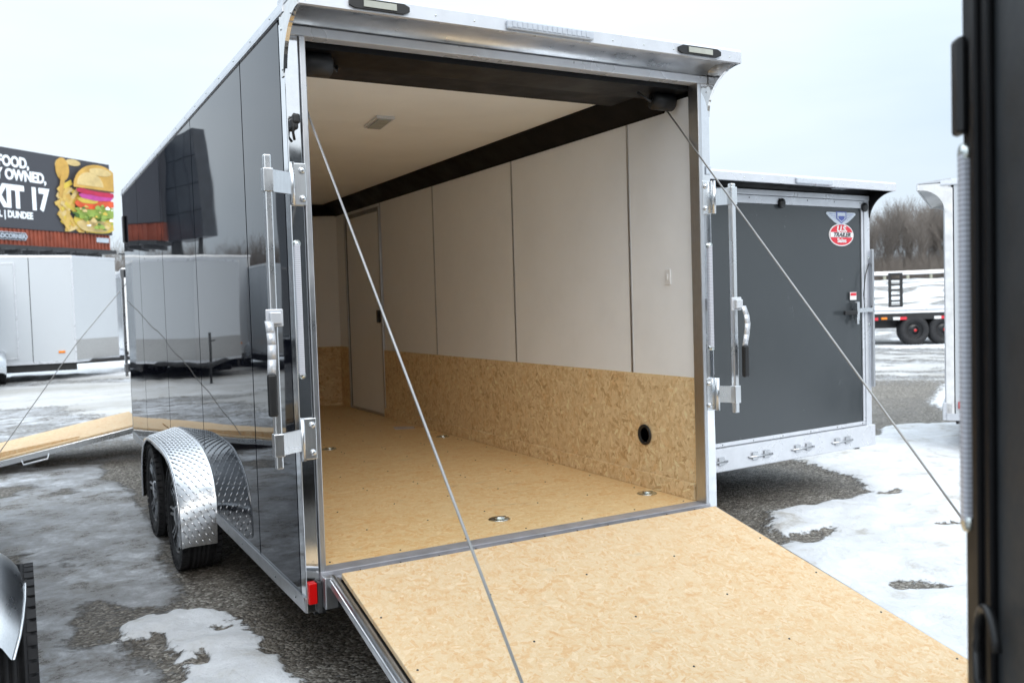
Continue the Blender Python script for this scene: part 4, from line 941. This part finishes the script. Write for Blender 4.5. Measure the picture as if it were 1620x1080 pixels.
# ------------------------------------------------------------------ bare trees
bark = simple('winter_bark', (.19, .165, .145), .9, var=.35, nscale=3)
def tree_mesh(seed, h=9.5, twigs=5):
    r = random.Random(seed); V = []; Fc = []
    def seg(p0, p1, r0, r1):
        d = (p1-p0).normalized(); a = d.orthogonal().normalized(); b = d.cross(a); o = len(V)
        for p, rr in ((p0, r0), (p1, r1)):
            for k in range(3): t = 2.094*k; V.append(tuple(p+a*rr*math.cos(t)+b*rr*math.sin(t)))
        for k in range(3): Fc.append((o+k, o+(k+1) % 3, o+3+(k+1) % 3, o+3+k))
    def grow(p, d, ln, rr, lev):
        n = 4 if lev < 2 else 3
        for i in range(n):
            d2 = (d+Vector((r.gauss(0, .13), r.gauss(0, .13), .06+r.gauss(0, .06)))).normalized(); q = p+d2*ln/n; r2 = max(.011, rr*(1-.62/n*1.0)); seg(p, q, rr, r2)
            if lev < 3:
                for _ in range(3):
                    az = r.random()*6.28; sp = .28+.34*r.random(); o = d2.orthogonal().normalized(); o2 = d2.cross(o)
                    nd = (d2+(o*math.cos(az)+o2*math.sin(az))*sp+Vector((0, 0, .16))).normalized(); grow(q, nd, ln*(.50+.22*r.random()), r2*.55, lev+1)
            p, d, rr = q, d2, r2
    grow(Vector((0, 0, -.3)), Vector((r.gauss(0, .05), r.gauss(0, .05), 1)), h*.72, h*.014, 0)
    me = bpy.data.meshes.new('bare_tree'); me.from_pydata(V, [], Fc); me.materials.append(bark); return me
TM = [tree_mesh(s, 9.5) for s in (1, 2, 3, 4)]
def place_tree(x, y, z, sc, rz, k, label, grp):
    o = bpy.data.objects.new('bare_tree', TM[k]); COL.objects.link(o); o.location = (x, y, z); o.scale = (sc*.9, sc*.9, sc); o.rotation_euler = (0, 0, rz)
    tag(o, label, 'tree', grp)
for i in range(40):   # right, behind the guard rail
    t = ((i*23) % 40)/39; az = rad(49.5+t*11); dd = 88+((i*7) % 5)*3.2; x = -.9+dd*math.sin(az); y = -3.2+dd*math.cos(az)
    place_tree(x, y, bank(x, y)-.1, .43+.16*random.random(), random.random()*6, i % 4, 'bare winter tree behind the guard rail at right', 'bare trees behind the guard rail')
for i in range(60):   # left, behind the white trailers
    t = i/59; az = rad(-26+t*36); dd = 88+((i*5) % 7)*3; x = dd*math.sin(az); y = dd*math.cos(az)
    place_tree(x, y, GZ, .50+.2*random.random(), random.random()*6, (i+1) % 4, 'bare winter tree beyond the white trailers', 'bare trees beyond the white trailers')
def thicket(x0y0, n, name, label, h=1.9):
    V = []; Fc = []; r = random.Random(n)
    for i in range(n):
        x, y, z = x0y0(r)
        for _ in range(5):
            a, b = r.gauss(0, .25), r.gauss(0, .25); hh = h*(.5+.7*r.random()); w = .018; o = len(V)
            px, py = x+r.gauss(0, .3), y+r.gauss(0, .3)
            V += [(px-w, py, z), (px+w, py, z), (px, py+w, z), (px+a*hh, py+b*hh, z+hh)]; Fc += [(o, o+1, o+3), (o+1, o+2, o+3), (o+2, o, o+3)]
    me = bpy.data.meshes.new(name); me.from_pydata(V, [], Fc); me.materials.append(bark); o = bpy.data.objects.new(name, me); COL.objects.link(o); tag(o, label, 'brush', None, 'stuff')
def pr_(r):
    az = rad(47+15*r.random()); d = 84+22*r.random(); x = -.9+d*math.sin(az); y = -3.2+d*math.cos(az); return x, y, bank(x, y)-.1
def pl_(r):
    az = rad(-30+42*r.random()); d = 84+26*r.random(); return d*math.sin(az), d*math.cos(az), GZ-.1
thicket(pr_, 5200, 'brush', 'dense bare brush under the trees at right', 2.3); thicket(pl_, 5000, 'brush', 'bare brush beyond the white trailers', 2.2)
